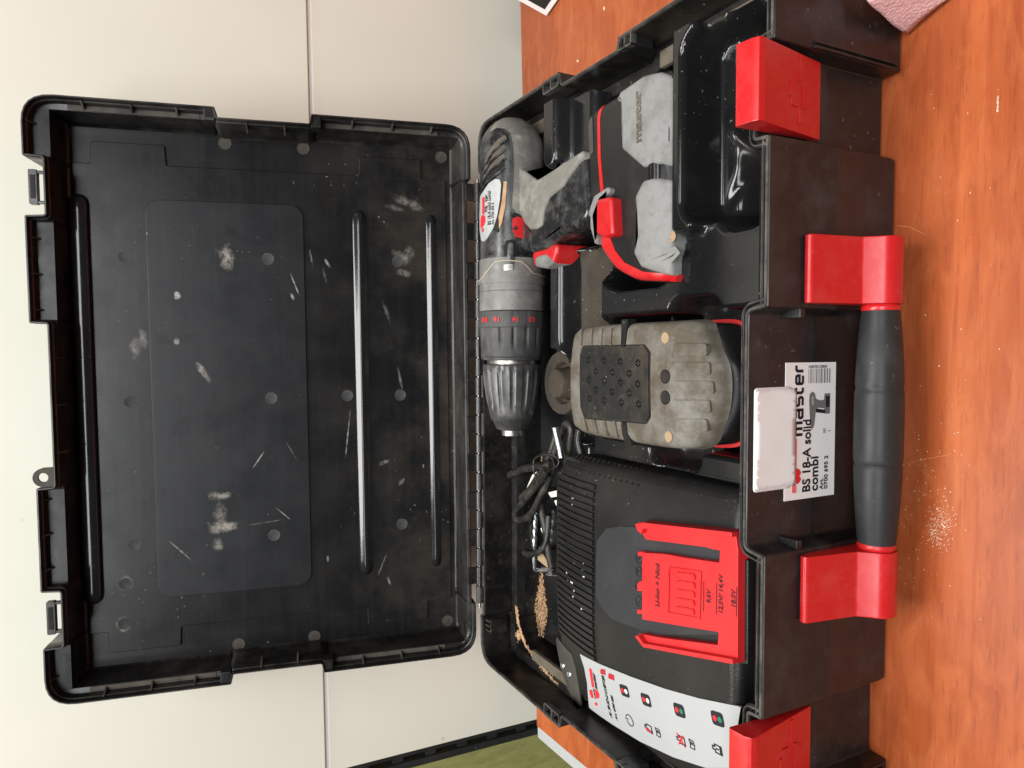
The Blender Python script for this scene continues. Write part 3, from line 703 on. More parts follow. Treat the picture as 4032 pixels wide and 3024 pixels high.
# ------------------------------------------------------------------ vacuum-formed insert tray: one moulded sheet
def sd_rr(x, y, x0, x1, y0, y1, r):
    qx = abs(x-(x0+x1)/2)-(x1-x0)/2+r; qy = abs(y-(y0+y1)/2)-(y1-y0)/2+r
    return math.hypot(max(qx, 0), max(qy, 0))+min(max(qx, qy), 0)-r
def sm(t): t = max(0., min(1., t)); return t*t*(3-2*t)
TF = [  # (kind, params, level, wall)
    ('r', (-.30, -.0335, -.02, .40, .012), .034, .006),
    ('r', (-.30, .30, .222, .40, .012), .040, .008),
    ('r', (-.2130, -.0320, .006, .2165, .010), .016, .004),
    ('r', (-.0335, .025, .165, .225, .010), .040, .010),
    ('r', (-.0165, .0585, .016, .160, .012), .020, .005),
    ('r', (.0450, .0665, .0450, .0850, .010), .055, .006), ('r', (-.0285, -.0100, .0600, .1000, .008), .056, .006),
    ('r', (.0300, .1150, .158, .2020, .018), .060, .012),
    ('r', (.1130, .240, .160, .225, .010), .045, .008),
    ('r', (.1620, .240, .1500, .2060, .014), .080, .006), ('r', (.1620, .240, .1860, .2060, .012), .0925, .008),
    ('r', (.0768, .2600, .0722, .1610, .028), .020, .003),
    ('r', (.1020, .2400, .0560, .0738, .004), .0875, .0035),
    ('r', (.1080, .2050, .0230, .0630, .010), .062, .007), ('r', (.1040, .2050, .0160, .0440, .010), .045, .014),
    ('c', (.0145, .2165, .0245), .070, .003), ('c', (.0145, .2140, .0150), .0655, .002), ('c', (.0145, .2095, .0115), .078, .003),
    ('r', (-.50, .50, -.02, .0130, .003), .0868, .0065),
]
def tz(x, y):
    z = .0780
    for k, p, lv, wl in TF:
        d = sd_rr(x, y, *p) if k == 'r' else math.hypot(x-p[0], y-p[1])-p[2]
        if d > wl: continue
        z += (lv-z)*sm(.5-d/wl)
    # creases in the thin sheet of the front pocket
    if x > .1 and y < .066:
        z += .0045*math.exp(-((x-.148-(y-.045)*1.1)/.005)**2)*sm((.060-y)/.012)*sm((y-.022)/.01)-.0035*math.exp(-((x-.132+(y-.045)*1.2)/.005)**2)*sm((.060-y)/.012)
    return z
TX0, TX1, TY0, TY1 = -.2110, .2100, .0075, .2985
nx, ny = 340, 240
tv = []; tf = []
for i in range(nx+1):
    for j in range(ny+1):
        x = TX0+(TX1-TX0)*i/nx; y = TY0+(TY1-TY0)*j/ny; tv.append((x, y, tz(x, y)))
for i in range(nx):
    for j in range(ny):
        a = i*(ny+1)+j; xm = TX0+(TX1-TX0)*(i+.5)/nx; ym = TY0+(TY1-TY0)*(j+.5)/ny
        if ym < .0235 and abs(xm) < .0585: continue
        if ym < .0200 and abs(xm) > .135: continue
        tf.append([a, a+ny+1, a+ny+2, a+1])
me = bpy.data.meshes.new('insert_tray'); me.from_pydata(tv, [], tf); me.update()
for p in me.polygons: p.use_smooth = True
tray = bpy.data.objects.new('insert_tray', me); COL.objects.link(tray); me.materials.append(M['tray'])
tag(tray, 'glossy black moulded plastic insert tray inside the case', 'insert tray')
# grime lying in the finger recess
def wrap(name, outline, fn, mat, parent, L=.004, h=.0003, thick=.0006):
    """thin skin that follows a curved surface: fn(x, y, h)"""
    bm = bmesh.new(); f = bm.faces.new([bm.verts.new((p[0], p[1], 0)) for p in ccw(outline)])
    bmesh.ops.triangulate(bm, faces=[f])
    for it in range(7):
        es = [e for e in bm.edges if e.calc_length() > L]
        if not es: break
        bmesh.ops.subdivide_edges(bm, edges=es, cuts=1); bmesh.ops.triangulate(bm, faces=[q for q in bm.faces if len(q.verts) > 3])
    bd_ = [e for e in bm.edges if e.is_boundary]
    top = list(bm.faces)
    r = bmesh.ops.extrude_edge_only(bm, edges=bd_)
    nv = [g for g in r['geom'] if isinstance(g, bmesh.types.BMVert)]; low = set(nv)
    for v in bm.verts:
        hh = h-thick if v in low else h
        v.co = Vector(fn(v.co.x, v.co.y, hh))
    bmesh.ops.recalc_face_normals(bm, faces=bm.faces)
    me_ = bpy.data.meshes.new(name); bm.to_mesh(me_); bm.free()
    for p in me_.polygons: p.use_smooth = True
    me_.set_sharp_from_angle(angle=math.radians(50))
    o = bpy.data.objects.new(name, me_); COL.objects.link(o); me_.materials.append(mat); o.parent = parent
    return o
wrap('dusty_recess', roundpoly(rect(.0345, .1130, .1625, .1990), .015, 6), lambda x, y, h: (x, y, tz(x, y)+h), M['traydust'], tray, .006)
wrap('dusty_knob', disc(.0145, .2165, .0240, 40), lambda x, y, h: (x, y, tz(x, y)+h), M['traydust'], tray, .0011, h=.0005)

# ------------------------------------------------------------------ cordless drill lying on its side, battery fitted
drill = empty('cordless_drill', (.1, .27, .04)); tag(drill, 'dirty grey and black cordless drill with a red trigger lying in the tray', 'drill')
def adopt(o, p):
    o.parent = p; o.matrix_parent_inverse = p.matrix_world.inverted() if p.parent else Matrix.Translation(p.location).inverted(); return o
DR = {'x': 1}
DZ = .085; DY = [(0.08479, 0.26602)][0][1]
N0d = Vector((0, -.887, .462)); N1d = Vector((0, -.462, -.887))
# stations along the axis: (x, radius)
XS = dict(rear=[(0.21858, 0.0)][0][0], gear=[(0.10566, 0.0)][0][0], seam=[(0.08479, 0.0)][0][0], ring=[(0.06923, 0.0)][0][0], ring2=[(0.05683, 0.0)][0][0], rend=[(0.03115, 0.0)][0][0], chuck=[(0.02833, 0.0)][0][0], taper=[(-0.01369, 0.0)][0][0], nose=[(-0.02384, 0.0)][0][0], tip=[(-0.02831, 0.0)][0][0])
def hprof(x):
    u = (XS['rear']-x)/(XS['rear']-XS['gear'])
    r = .0247*min(1, (max(0, u)/.17))**.36 if u < .17 else .0247
    return max(.002, r-.0004*math.sin(max(0, u)*3.1))
def DS(x, lat, h, r=None):
    r_ = (hprof(x) if r is None else r); s = max(-1, min(1, lat/.0250)); th = math.asin(s)
    return Vector((x, DY, DZ))+(N0d*math.cos(th)+N1d*math.sin(th))*(r_+h)
steps = [0, .004, .012, .03, .06, .1, .14, .18, .25, .35, .5, .65, .8, .9, 1]
xr, xg = XS['rear'], XS['gear']
hp = [(xr-(xr-xg)*u, hprof(xr-(xr-xg)*u)) for u in steps]
house = lathe('motor_housing', [(x, r) for x, r in hp], (0, DY, DZ), (1, 0, 0), M['dblack'], None, 48, smooth=60); adopt(house, drill)
def dpart(name, outline, mat, h=.0008, L=.003, parent=None):
    o = wrap(name, outline, lambda x, y, hh: DS(x, y, hh), mat, None, L, h, .0014); adopt(o, drill)
    return o
# grey over-moulded shell: rear cap and lower side
dpart('grey_shell', roundpoly([(0.2178, -0.01299), (0.21819, 0.0134), (0.21177, 0.02314), (0.17369, 0.02477), (0.12844, 0.02477), (0.13199, 0.01705), (0.13337, 0.0134), (0.13831, 0.01056), (0.14107, 0.00629), (0.14264, 0.00162), (0.14698, -0.00041), (0.16192, 0.00081), (0.17761, 0.00142), (0.19325, 0.00061), (0.20106, -0.00122), (0.20535, -0.00589), (0.2069, -0.01299), (0.2034, -0.01807), (0.21274, -0.01665)], .0022, 4), M['dgrey'], .0010)
dpart('shell_lip', [(0.14264, 0.00203), (0.14658, -0.0002), (0.16192, 0.00102), (0.17761, 0.00162), (0.19325, 0.00081), (0.20086, -0.00102), (0.20515, -0.00568), (0.20418, -0.0069), (0.19989, -0.00223), (0.19286, -0.00041), (0.17761, 0.00041), (0.16192, -0.0002), (0.1458, -0.00142), (0.14107, 0.00122)], M['chuck'], .0016, .002)
for k, (sa, sb_) in enumerate(zip(([(0.20008, -0.00487), (0.19774, -0.00325), (0.19384, -0.00792), (0.18837, -0.01401), (0.18094, -0.01908), (0.18172, -0.02071), (0.19071, -0.01604), (0.19657, -0.01056)],
  [(0.19306, -0.00528), (0.19071, -0.00365), (0.18681, -0.00853), (0.18133, -0.01563), (0.17389, -0.02091), (0.17467, -0.02172), (0.18368, -0.01766), (0.18954, -0.01137)],
  [(0.18602, -0.00568), (0.18368, -0.00406), (0.17976, -0.00914), (0.17428, -0.01725), (0.16683, -0.02274), (0.16762, -0.02274), (0.17663, -0.01929), (0.1825, -0.01218)],
  [(0.17898, -0.00609), (0.17663, -0.00447), (0.17271, -0.00974), (0.16722, -0.01888), (0.15976, -0.02456), (0.16055, -0.02375), (0.16958, -0.02091), (0.17546, -0.01299)]), ([(0.19735, -0.00345), (0.19618, -0.00284), (0.19228, -0.00731), (0.18681, -0.0134), (0.17976, -0.01827), (0.18055, -0.01929), (0.18837, -0.01421), (0.19364, -0.00812)],
  [(0.19032, -0.00386), (0.18915, -0.00325), (0.18524, -0.00792), (0.17976, -0.01502), (0.17271, -0.0201), (0.1735, -0.02111), (0.18133, -0.01583), (0.18661, -0.00873)],
  [(0.18329, -0.00426), (0.18211, -0.00365), (0.1782, -0.00853), (0.17271, -0.01665), (0.16565, -0.02192), (0.16644, -0.02294), (0.17428, -0.01746), (0.17957, -0.00934)],
  [(0.17624, -0.00467), (0.17506, -0.00406), (0.17115, -0.00914), (0.16565, -0.01827), (0.15858, -0.02375), (0.15937, -0.02477), (0.16722, -0.01908), (0.17252, -0.00995)]))):     # slanted cooling slots
    dpart('cooling_slot', roundpoly(sa, .0006, 3), M['chargerdark'] if k == 3 else M['bbrown'], .0004, .002)
    dpart('slot_brow', roundpoly(sb_, .0005, 3), M['dblack'], .0014, .002)
npl = dpart('nameplate', roundpoly([(0.16781, -0.01198), (0.16703, -0.00853), (0.16291, -0.00751), (0.1521, -0.00853), (0.14028, -0.01056), (0.1314, -0.0136), (0.12448, -0.01807), (0.12211, -0.02071), (0.12349, -0.02314), (0.13239, -0.02456), (0.14422, -0.02477), (0.15799, -0.02416), (0.16094, -0.02111), (0.16546, -0.01705)], .0018, 4), M['plate'], .0007)
def dtext(s, size, px, py, mat, bold=.02, xs=1.):
    return s, size, px, py, mat, bold, xs
def nfn(o): return lambda x, y, h: DS(o[0]+x, o[1]-y, .0008+h)
for s_, size, o_, mt, xs in (('BS 18-A solid combi', .0034, [(0.13397, -0.01543)][0], M['ink'], .92), ('Art. 0700 695 X', .0027, [(0.13397, -0.01299)][0], M['ink'], .92), ('ma', .0038, [(0.14422, -0.01807)][0], M['ink'], 1), ('ker', .0038, [(0.1521, -0.01786)][0], M['ink'], 1)):
    t_ = text(s_, size, nfn(o_), mt, None, bold=.018, xs=xs); t_.parent = npl; pass
for pts in ([(0.13337, -0.02335), (0.14028, -0.02335), (0.14264, -0.02253), (0.14264, -0.02071), (0.14028, -0.01969), (0.13712, -0.01969), (0.13475, -0.02071), (0.13337, -0.02192)], [(0.14323, -0.02192), (0.15603, -0.02192), (0.15603, -0.0203), (0.14323, -0.0203)], [(0.13002, -0.02233), (0.13278, -0.02233), (0.13278, -0.02111), (0.13002, -0.02111)]):
    w_ = wrap('emblem', pts, lambda x, y, hh: DS(x, y, hh), M['redink'], None, .003, .0011, .0003); w_.parent = npl; pass
dpart('tan_inlay', roundpoly([(0.16546, -0.00589), (0.16546, -0.00304), (0.14816, -0.00447), (0.13535, -0.0069), (0.12942, -0.00934), (0.13081, -0.01177), (0.13831, -0.01015), (0.15111, -0.00771)], .001, 3), M['dust'], .0006)
dpart('inlay_rim', [(0.16349, -0.00751), (0.16487, -0.00589), (0.15111, -0.00731), (0.13929, -0.00974), (0.13081, -0.01218), (0.12883, -0.00934), (0.12765, -0.01056), (0.13002, -0.0134), (0.13831, -0.01096), (0.15111, -0.00853)], M['chargerdark'], .0009)
# direction switch
sw = dpart('direction_switch', roundpoly([(0.13712, 0.00061), (0.1387, 0.00406), (0.13752, 0.00771), (0.13436, 0.00974), (0.12349, 0.01015), (0.1225, 0.00893), (0.12349, 0.00325), (0.12844, 0.00081)], .0018, 4), M['red'], .0034)
w_ = wrap('arrow_mark', [(0.12923, 0.00081), (0.13199, 0.00325), (0.13002, 0.00386), (0.12844, 0.00325)], lambda x, y, hh: DS(x, y, hh), M['ink'], None, .003, .0038, .0003); w_.parent = sw; pass
dpart('screw_channel', roundpoly([(0.12152, -0.00426), (0.12211, 0.00223), (0.11756, 0.00528), (0.10269, 0.00568), (0.10269, -0.00487), (0.11657, -0.00589)], .002, 4), M['chargerdark'], .0003)
dpart('screw_boss', roundpoly([(0.11954, -0.00223), (0.11954, 0.00122), (0.10269, 0.00244), (0.10269, -0.00365)], .002, 4), M['dblack'], .0016)
# gearbox, torque ring, chuck
def lat(name, prof, mat, n=48, mod=None, smooth=35):
    return adopt(lathe(name, prof, (0, DY, DZ), (1, 0, 0), mat, None, n, smooth=smooth, mod=mod), drill)
gb = lat('gearbox_housing', [(xg+.004, .0238), (xg+.0035, .0252), (XS['seam'], .0252), (XS['seam']-.0004, .0247), (XS['seam']-.0008, .0252), (XS['ring']+.0004, .0254), (XS['ring'], .0248)], M['gear'])
dpart('gearbox_collar', roundpoly([(0.09275, -0.02517), (0.09474, -0.02111), (0.1011, -0.01604), (0.10566, -0.01198), (0.10666, -0.00487), (0.10586, 0.00731), (0.10229, 0.01137), (0.09752, 0.01583), (0.09633, 0.02497), (0.08977, 0.02497), (0.08977, -0.02517)], .001, 3), M['gear'], .0014)
adopt(strokes('collar_dust_line', [(0.09235, -0.02477), (0.09454, -0.02111), (0.1009, -0.01604), (0.10547, -0.01198), (0.10646, -0.00487), (0.10566, 0.00731), (0.10209, 0.01137), (0.09732, 0.01583), (0.09613, 0.02477)], .0008, lambda x, y, h: DS(x, y, h), M['creamdust'], None, .0008, .0018, False, .002), drill)
dpart('collar_screw', [(0.10308, -0.00528), (0.10348, 0.00081), (0.09911, 0.00081), (0.09872, -0.00528)], M['dullsteel'], .0026)
def scal(s, th):
    c = math.cos(th*15); return 1-.060*max(0, (c-.35)/.65)**1.5*sm((XS['ring2']+.001-s)/.003)*sm((s-XS['rend']-.006)/.012)
x0, x1 = XS['ring']-.0003, XS['rend']
prof = [(x0, .0245), (x0-.0003, .0262), (XS['ring2'], .0262), (XS['ring2']-.0006, .0253)]+[(XS['ring2']-.0006+(x1+.003-XS['ring2']+.0006)*u, .0253-.0012*u) for u in [i/14 for i in range(1, 15)]]+[(x1+.0026, .0236), (x1+.0022, .0230), (x1+.0004, .0228), (x1, .0215)]
tr_ = lat('torque_ring', prof, M['ring'], 180, scal, 30)
rfn = lambda o: (lambda x, y, h: Vector((o[0]-y, DY, DZ))+(N0d*math.cos(math.asin(max(-1, min(1, (o[1]-x)/.0262))))+N1d*math.sin(math.asin(max(-1, min(1, (o[1]-x)/.0262)))))*(.0264+h))
for s_, p_ in (('18', [(0.06404, -0.01746)][0]), ('16', [(0.06404, -0.00853)][0]), ('14', [(0.06404, 0.00568)][0]), ('12', [(0.06404, 0.01827)][0])):
    t_ = text(s_, .0052, rfn(p_), M['redink'], None, bold=.02); t_.parent = tr_; pass
lat('spindle', [(XS['rend'], .0195), (XS['chuck']-.001, .0195)], M['dullsteel'], 32)
def flute(s, th): return 1-.055*max(0, math.cos(th*14))**.6*sm((XS['chuck']-.002-s)/.004)*sm((s-XS['taper']-.002)/.010)
cx0, cx1 = XS['chuck'], XS['taper']
lat('chuck_sleeve', [(cx0, .0200), (cx0-.0003, .0226), (cx0-.0012, .0230)]+[(cx0-.0012-(cx0-.0012-cx1)*u, .0230-.0058*u**1.7) for u in [i/16 for i in range(1, 17)]]+[(cx1-.001, .0166), (cx1-.0015, .0150)], M['chuck'], 168, flute, 28)
nx1 = XS['nose']
lat('chuck_nose', [(cx1, .0160), (cx1-.0012, .0168), (cx1-.0022, .0164), (cx1-.0030, .0152), (nx1+.001, .0125), (nx1, .0110)], M['chuck'], 40)
lat('jaw_ring', [(nx1+.0005, .0080), (nx1-.0002, .0084), (XS['tip'], .0082), (XS['tip']+.0002, .0050), (XS['tip']+.004, .0046)], M['dullsteel'], 32)
# pistol grip
def hT(x, y): return .0890-.003*sm((.185-y)/.03)
hout = roundpoly([(0.18469, 0.25948), (0.1631, 0.21982), (0.1661, 0.19094), (0.17191, 0.16117), (0.12296, 0.15514), (0.11942, 0.17795), (0.11468, 0.19767), (0.11065, 0.20808), (0.11035, 0.22816), (0.11713, 0.25991)], .008, 5)
grip_ = adopt(dome('pistol_grip', hout, hT, .045, .006, M['dblack'], None, flare=.006, L=.0025), drill)
ghout = roundpoly([(0.18094, 0.25089), (0.16144, 0.21642), (0.16438, 0.18742), (0.16921, 0.16056), (0.16531, 0.15937), (0.14931, 0.18125), (0.1454, 0.19883), (0.13822, 0.20647), (0.12751, 0.20932), (0.12617, 0.21724), (0.12718, 0.22651), (0.13282, 0.23527), (0.14263, 0.24307)], .003, 4)
def gsurf(x, y, h):
    d = min(.0028, pdist(x, y, ghout)); return (x, y, hT(x, y)-.0028*(1-math.sqrt(max(0, 1-(1-d/.0028)**2)))*.8+h)
adopt(wrap('grip_rubber', resample(ghout, .0016), gsurf, M['dgrey'], None, .0014, .0018, .0080), drill)
# trigger
tout = roundpoly([(0.11074, 0.23337), (0.11577, 0.2257), (0.11659, 0.21386), (0.11299, 0.19627), (0.10643, 0.19765), (0.09986, 0.20251), (0.0978, 0.21391), (0.10053, 0.22956)], .004, 4)
trg = adopt(dome('trigger', tout, lambda x, y: .0855, .050, .0032, M['red'], None), drill)
gout = roundpoly([(0.10661, 0.22791), (0.10845, 0.22148), (0.10822, 0.21047), (0.10542, 0.20512), (0.10061, 0.20057), (0.09735, 0.2105), (0.09998, 0.22528)], .003, 4)
adopt(dome('trigger_pad', gout, lambda x, y: .0866, .060, .0026, M['gear'], None), drill)
# fitted battery pack
def cut(pts): return [(p[0], max(p[1], .0746)) for p in pts]
def bT(x, y): return .0880-.0050*sm((.092-y)/.020)
bo1 = roundpoly(cut([(0.18633, 0.15698), (0.19188, 0.14944), (0.19369, 0.1275), (0.19579, 0.09903), (0.19339, 0.08431), (0.18814, 0.07524), (0.1411, 0.07352), (0.12013, 0.07184), (0.11093, 0.06454), (0.0858, 0.06104), (0.07869, 0.0646), (0.07661, 0.08328), (0.07951, 0.10657), (0.08802, 0.12566), (0.10098, 0.1401), (0.11848, 0.15039), (0.14356, 0.15453)]), .009, 6)
bat = adopt(dome('battery_pack', bo1, bT, .018, .006, M['bblack'], None, flare=.002), drill)
def badopt(o): o.parent = bat; return o
g1 = roundpoly(cut([(0.18791, 0.12056), (0.1925, 0.11702), (0.19449, 0.09531), (0.19285, 0.08251), (0.18824, 0.0737), (0.17314, 0.07188), (0.13868, 0.07113), (0.14228, 0.08207), (0.14293, 0.09492), (0.15823, 0.11506), (0.18661, 0.11724)]), .0035, 5)
g2 = roundpoly(cut([(0.13549, 0.09509), (0.13576, 0.08689), (0.13221, 0.07023), (0.11969, 0.06969), (0.11051, 0.06223), (0.08544, 0.05876), (0.07948, 0.0611), (0.08033, 0.07846), (0.08646, 0.09683), (0.09519, 0.10381), (0.1048, 0.10075), (0.12778, 0.10235)]), .0045, 5)
badopt(dome('bumper', g1, lambda x, y: bT(x, y)+.0022, .030, .0024, M['bgrey'], None))
b2 = badopt(dome('bumper', g2, lambda x, y: bT(x, y)+.0022, .030, .0026, M['bgrey'], None))
badopt(lathe('terminal_post', [(0, .0058), (.0105, .0058)], [(0.13478, 0.08868)][0]+(.0835,), (1, 0, 0), M['tray'], None, 28))
hx, hy = [(0.10102, 0.07414)][0]; badopt(lathe('screw_hole', [(0, .0030), (.0004, .0030), (.0004, .0022), (-.0006, .0020)], (hx, hy, bT(hx, hy)+.0020), (0, 0, 1), M['tan'], None, 20))
hx, hy = [(0.18897, 0.07794)][0]; badopt(lathe('screw_hole', [(0, .0030), (.0004, .0030), (.0004, .0022), (-.0006, .0020)], (hx, hy, bT(hx, hy)+.0005), (0, 0, 1), M['chargerdark'], None, 20))
wfn = lambda x, y, h: (x, y, bT(x, y)+h)
o_ = [(0.15732, 0.0956)][0]
t_ = text('master', .0112, lambda x, y, h: (o_[0]+x*.94, o_[1]+y*.75+x*.02, bT(o_[0]+x, o_[1]+y)+.0022+h*2.2), M['bbrown'], None, bold=.03); badopt(t_)
for p in ([(0.09129, 0.08866), (0.09531, 0.0712), (0.09363, 0.06992), (0.08927, 0.08728)], [(0.08994, 0.08193), (0.09404, 0.06993), (0.09238, 0.06866), (0.08795, 0.08059)], [(0.08862, 0.07538), (0.09279, 0.06866), (0.09113, 0.0674), (0.08667, 0.07408)]):   # raised ribs on the lower bumper
    badopt(flat('bumper_rib', p, lambda x, y, h: (x, y, bT(x, y)+.0018+h), M['bgrey'], None, 0, .0008))
def bsurf(x, y, h):
    d = min(.006, pdist(x, y, bo1)); return (x, y, bT(x, y)-.006*(1-math.sqrt(max(0, 1-(1-d/.006)**2)))+h)
badopt(wrap('red_stripe', roundpoly([(0.19182, 0.14065), (0.19175, 0.1368), (0.18295, 0.13979), (0.1592, 0.13887), (0.13651, 0.13549), (0.13684, 0.13879), (0.15992, 0.14194), (0.18374, 0.14257)], .001, 2), bsurf, M['red'], None, .002, .0004, .0016))
badopt(wrap('red_stripe', [(0.11321, 0.14262), (0.11144, 0.13051), (0.09964, 0.12355), (0.091, 0.11375), (0.08377, 0.09574), (0.08017, 0.07343), (0.07627, 0.07339), (0.07922, 0.10043), (0.08621, 0.12036), (0.09534, 0.13314)], bsurf, M['red'], None, .002, .0005, .004))
badopt(wrap('status_window', roundpoly([(0.18824, 0.15292), (0.18684, 0.14804), (0.16452, 0.14683), (0.16321, 0.14939), (0.16745, 0.15229)], .0012, 3), bsurf, M['darkgrey'], None, .004, .0006, .004))
badopt(dome('release_lip', roundpoly([(0.13814, 0.1264), (0.13623, 0.12376), (0.13414, 0.1248), (0.13119, 0.13364), (0.12289, 0.13997), (0.10431, 0.13712), (0.10547, 0.13992), (0.11575, 0.14505), (0.12862, 0.14565), (0.13563, 0.14057)], .002, 3), lambda x, y: .0925, .075, .0018, M['bgrey'], None))
badopt(dome('release_button', roundpoly([(0.13153, 0.13381), (0.13098, 0.12196), (0.12959, 0.11778), (0.10721, 0.11587), (0.10699, 0.12504), (0.11063, 0.1343)], .0022, 4), lambda x, y: .0955, .075, .0025, M['red'], None))

# ------------------------------------------------------------------ spare battery, upside down in its pocket
sb = empty('spare_battery', (.02, .08, .02)); tag(sb, 'spare battery pack with dirty tan bumper and dotted black pad, upside down in tray', 'battery')
def sadopt(o, p=None):
    o.parent = p or sb
    if not p: o.matrix_parent_inverse = Matrix.Translation(sb.location).inverted()
    return o
def sT(x, y): return .1000-.0165*sm((.0600-y)/.045)**1.1-.0012*((x-.0205)/.032)**2
so = ([(0.04426, 0.15677), (0.0515, 0.15161), (0.05379, 0.13758), (0.05381, 0.07517), (0.05325, 0.04649)]+[(0.04775, 0.04117)]+[(0.03839, 0.03725), (0.03043, 0.03251), (0.02021, 0.03096), (0.00858, 0.03221), (-0.00213, 0.03635)]+[(-0.00903, 0.0401)]+[(-0.01299, 0.04863), (-0.01457, 0.06903), (-0.01478, 0.09872), (-0.01482, 0.13548), (-0.01267, 0.15154), (-0.00622, 0.15732), (0.01861, 0.15918)]); so = [tuple(v)[:2] for v in spline([(p[0], p[1], 0) for p in so], 5, True)]
bump_ = sadopt(dome('bumper', so, sT, .083, .005, M['bbrown'], None, nr=14, flare=-.0008))
body_o = [(p[0]*1.0+.0, p[1]-.0015) for p in inset(so, .0008)]
sadopt(dome('battery_case', body_o, lambda x, y: sT(x, y)-.012, .020, .004, M['bblack'], None, flare=.0))
rb = inset(so, -.0012); zr = .060
sadopt(rings('red_band', [[(p[0], p[1]-.001, z) for p in inset(so, d)] for d, z in ((.002, .066), (-.0012, .0655), (-.0012, .0575), (.002, .057))], M['red'], None, False, False))
sfn = lambda x, y, h: (x, y, sT(x, y)+h)
padp = roundpoly([(0.04038, 0.1411), (0.04053, 0.07997), (0.03689, 0.0755), (0.00203, 0.07501), (-0.00135, 0.07854), (-0.00335, 0.13958), (0.00314, 0.14308), (0.03527, 0.14342)], .0018, 4)
pad = sadopt(wrap('grip_pad', padp, sfn, M['pad'], None, .005, .0006, .0012))
sadopt(strokes('pad_groove', inset(padp, -.0007), .0010, sfn, M['bblack'], None, -.0002, .0002, True, .004))
fm = None
for i, (px, xx) in enumerate([(0.03248, 0.13362), (0.03232, 0.11728), (0.03189, 0.10098), (0.03122, 0.08435), (0.02573, 0.12584), (0.02553, 0.10845), (0.02534, 0.09224), (0.02022, 0.13303), (0.02016, 0.11671), (0.01984, 0.10042), (0.01957, 0.08427), (0.01443, 0.12526), (0.01413, 0.10891), (0.01406, 0.09217), (0.0086, 0.13244), (0.00857, 0.11666), (0.00837, 0.09987), (0.00822, 0.08373)]):
    if fm is None:
        v = []; F = []
        for k in range(6):
            a = k*math.tau/6; c = Vector((.0017*math.cos(a), .0017*math.sin(a)))
            b0 = len(v); n = 6
            for q in range(n): v.append((c.x+.0008*math.cos(q*math.tau/n), c.y+.0008*math.sin(q*math.tau/n), 0))
            for q in range(n): v.append((c.x+.0004*math.cos(q*math.tau/n), c.y+.0004*math.sin(q*math.tau/n), .0006))
            for q in range(n): F.append([b0+q, b0+(q+1) % n, b0+n+(q+1) % n, b0+n+q])
            F.append([b0+n+q for q in range(n)])
        fm = finish('grip_dot', v, F, M['tray'], None); fm.location = (px, xx, sT(px, xx)+.0006); sadopt(fm, pad)
    else:
        o = bpy.data.objects.new('grip_dot', fm.data); COL.objects.link(o); o.location = (px, xx, sT(px, xx)+.0006); sadopt(o, pad)
for pts in ([(0.05627, 0.10163), (0.0563, 0.09532), (0.04996, 0.09624), (0.04009, 0.09715), (0.04011, 0.10105), (0.04863, 0.10109)], [(-0.00298, 0.10081), (-0.0029, 0.09641), (-0.00985, 0.0954), (-0.01597, 0.09106), (-0.01624, 0.0973), (-0.01034, 0.10027)]):
    sadopt(wrap('belt_groove', roundpoly(pts, .0008, 2), sfn, M['bblack'], None, .004, .0008, .006))
for (x, y) in [(0.02435, 0.06153), (0.01313, 0.06143)]:
    o = sadopt(lathe('rubber_foot', [(-.001, .0038), (.0004, .0038), (.0008, .0033), (.0004, .0030), (.0004, .0002)], (x, y, sT(x, y)), (0, 0, 1), M['pad'], None, 24))
for (x, y) in [(0.04497, 0.06214), (-0.00754, 0.05918)]:
    sadopt(lathe('screw_recess', [(-.001, .0030), (.0004, .0030), (.0003, .0024), (.0002, .0001)], (x, y, sT(x, y)+.0002), (0, 0, 1), M['tan'], None, 20))
slope = [(0.04199, 0.05962), (0.04333, 0.04121), (0.03915, 0.03208), (0.02044, 0.03095), (0.00265, 0.03125), (-0.00483, 0.03971), (-0.00526, 0.06016), (0.00823, 0.06235), (0.01907, 0.06452), (0.0355, 0.06261)]
for p in ([(0.04194, 0.05492), (0.04149, 0.0382), (0.03532, 0.03776), (0.03525, 0.05485)], [(0.03204, 0.05482), (0.03199, 0.03645), (0.02584, 0.03601), (0.02533, 0.05475)], [(0.02211, 0.05471), (0.02254, 0.03471), (0.01641, 0.03427), (0.01539, 0.05464)], [(0.01216, 0.0546), (0.01297, 0.03621), (0.00681, 0.03577), (0.00543, 0.05453)], [(0.0022, 0.0545), (0.0033, 0.03773), (-0.00289, 0.03729), (-0.00454, 0.05442)]):   # raised bars across the sloping end
    sadopt(wrap('end_bar', roundpoly(p, .0012, 2), sfn, M['bbrown'], None, .004, .0011, .0026))
for k in range(4):   # side ribs near the belt
    for (yy, s) in ((1300, 1), (1690, -1)):
        px_ = 2290+k*38
        pts = [[(0.05191, 0.14333), (0.05158, 0.13194), (0.05128, 0.12158), (0.05129, 0.11164)][k], [(0.04167, 0.14332), (0.04157, 0.13192), (0.04147, 0.12155), (0.04138, 0.11159)][k]] if s == 1 else [[(-0.00472, 0.14034), (-0.00411, 0.12902), (-0.00353, 0.11819), (-0.00297, 0.10781)][k], [(-0.01168, 0.13745), (-0.01201, 0.12624), (-0.01249, 0.11551), (-0.01269, 0.10574)][k]]
        sadopt(strokes('side_rib', pts, .0018, sfn, M['bbrown'], None, -.001, .0009, False, .003))

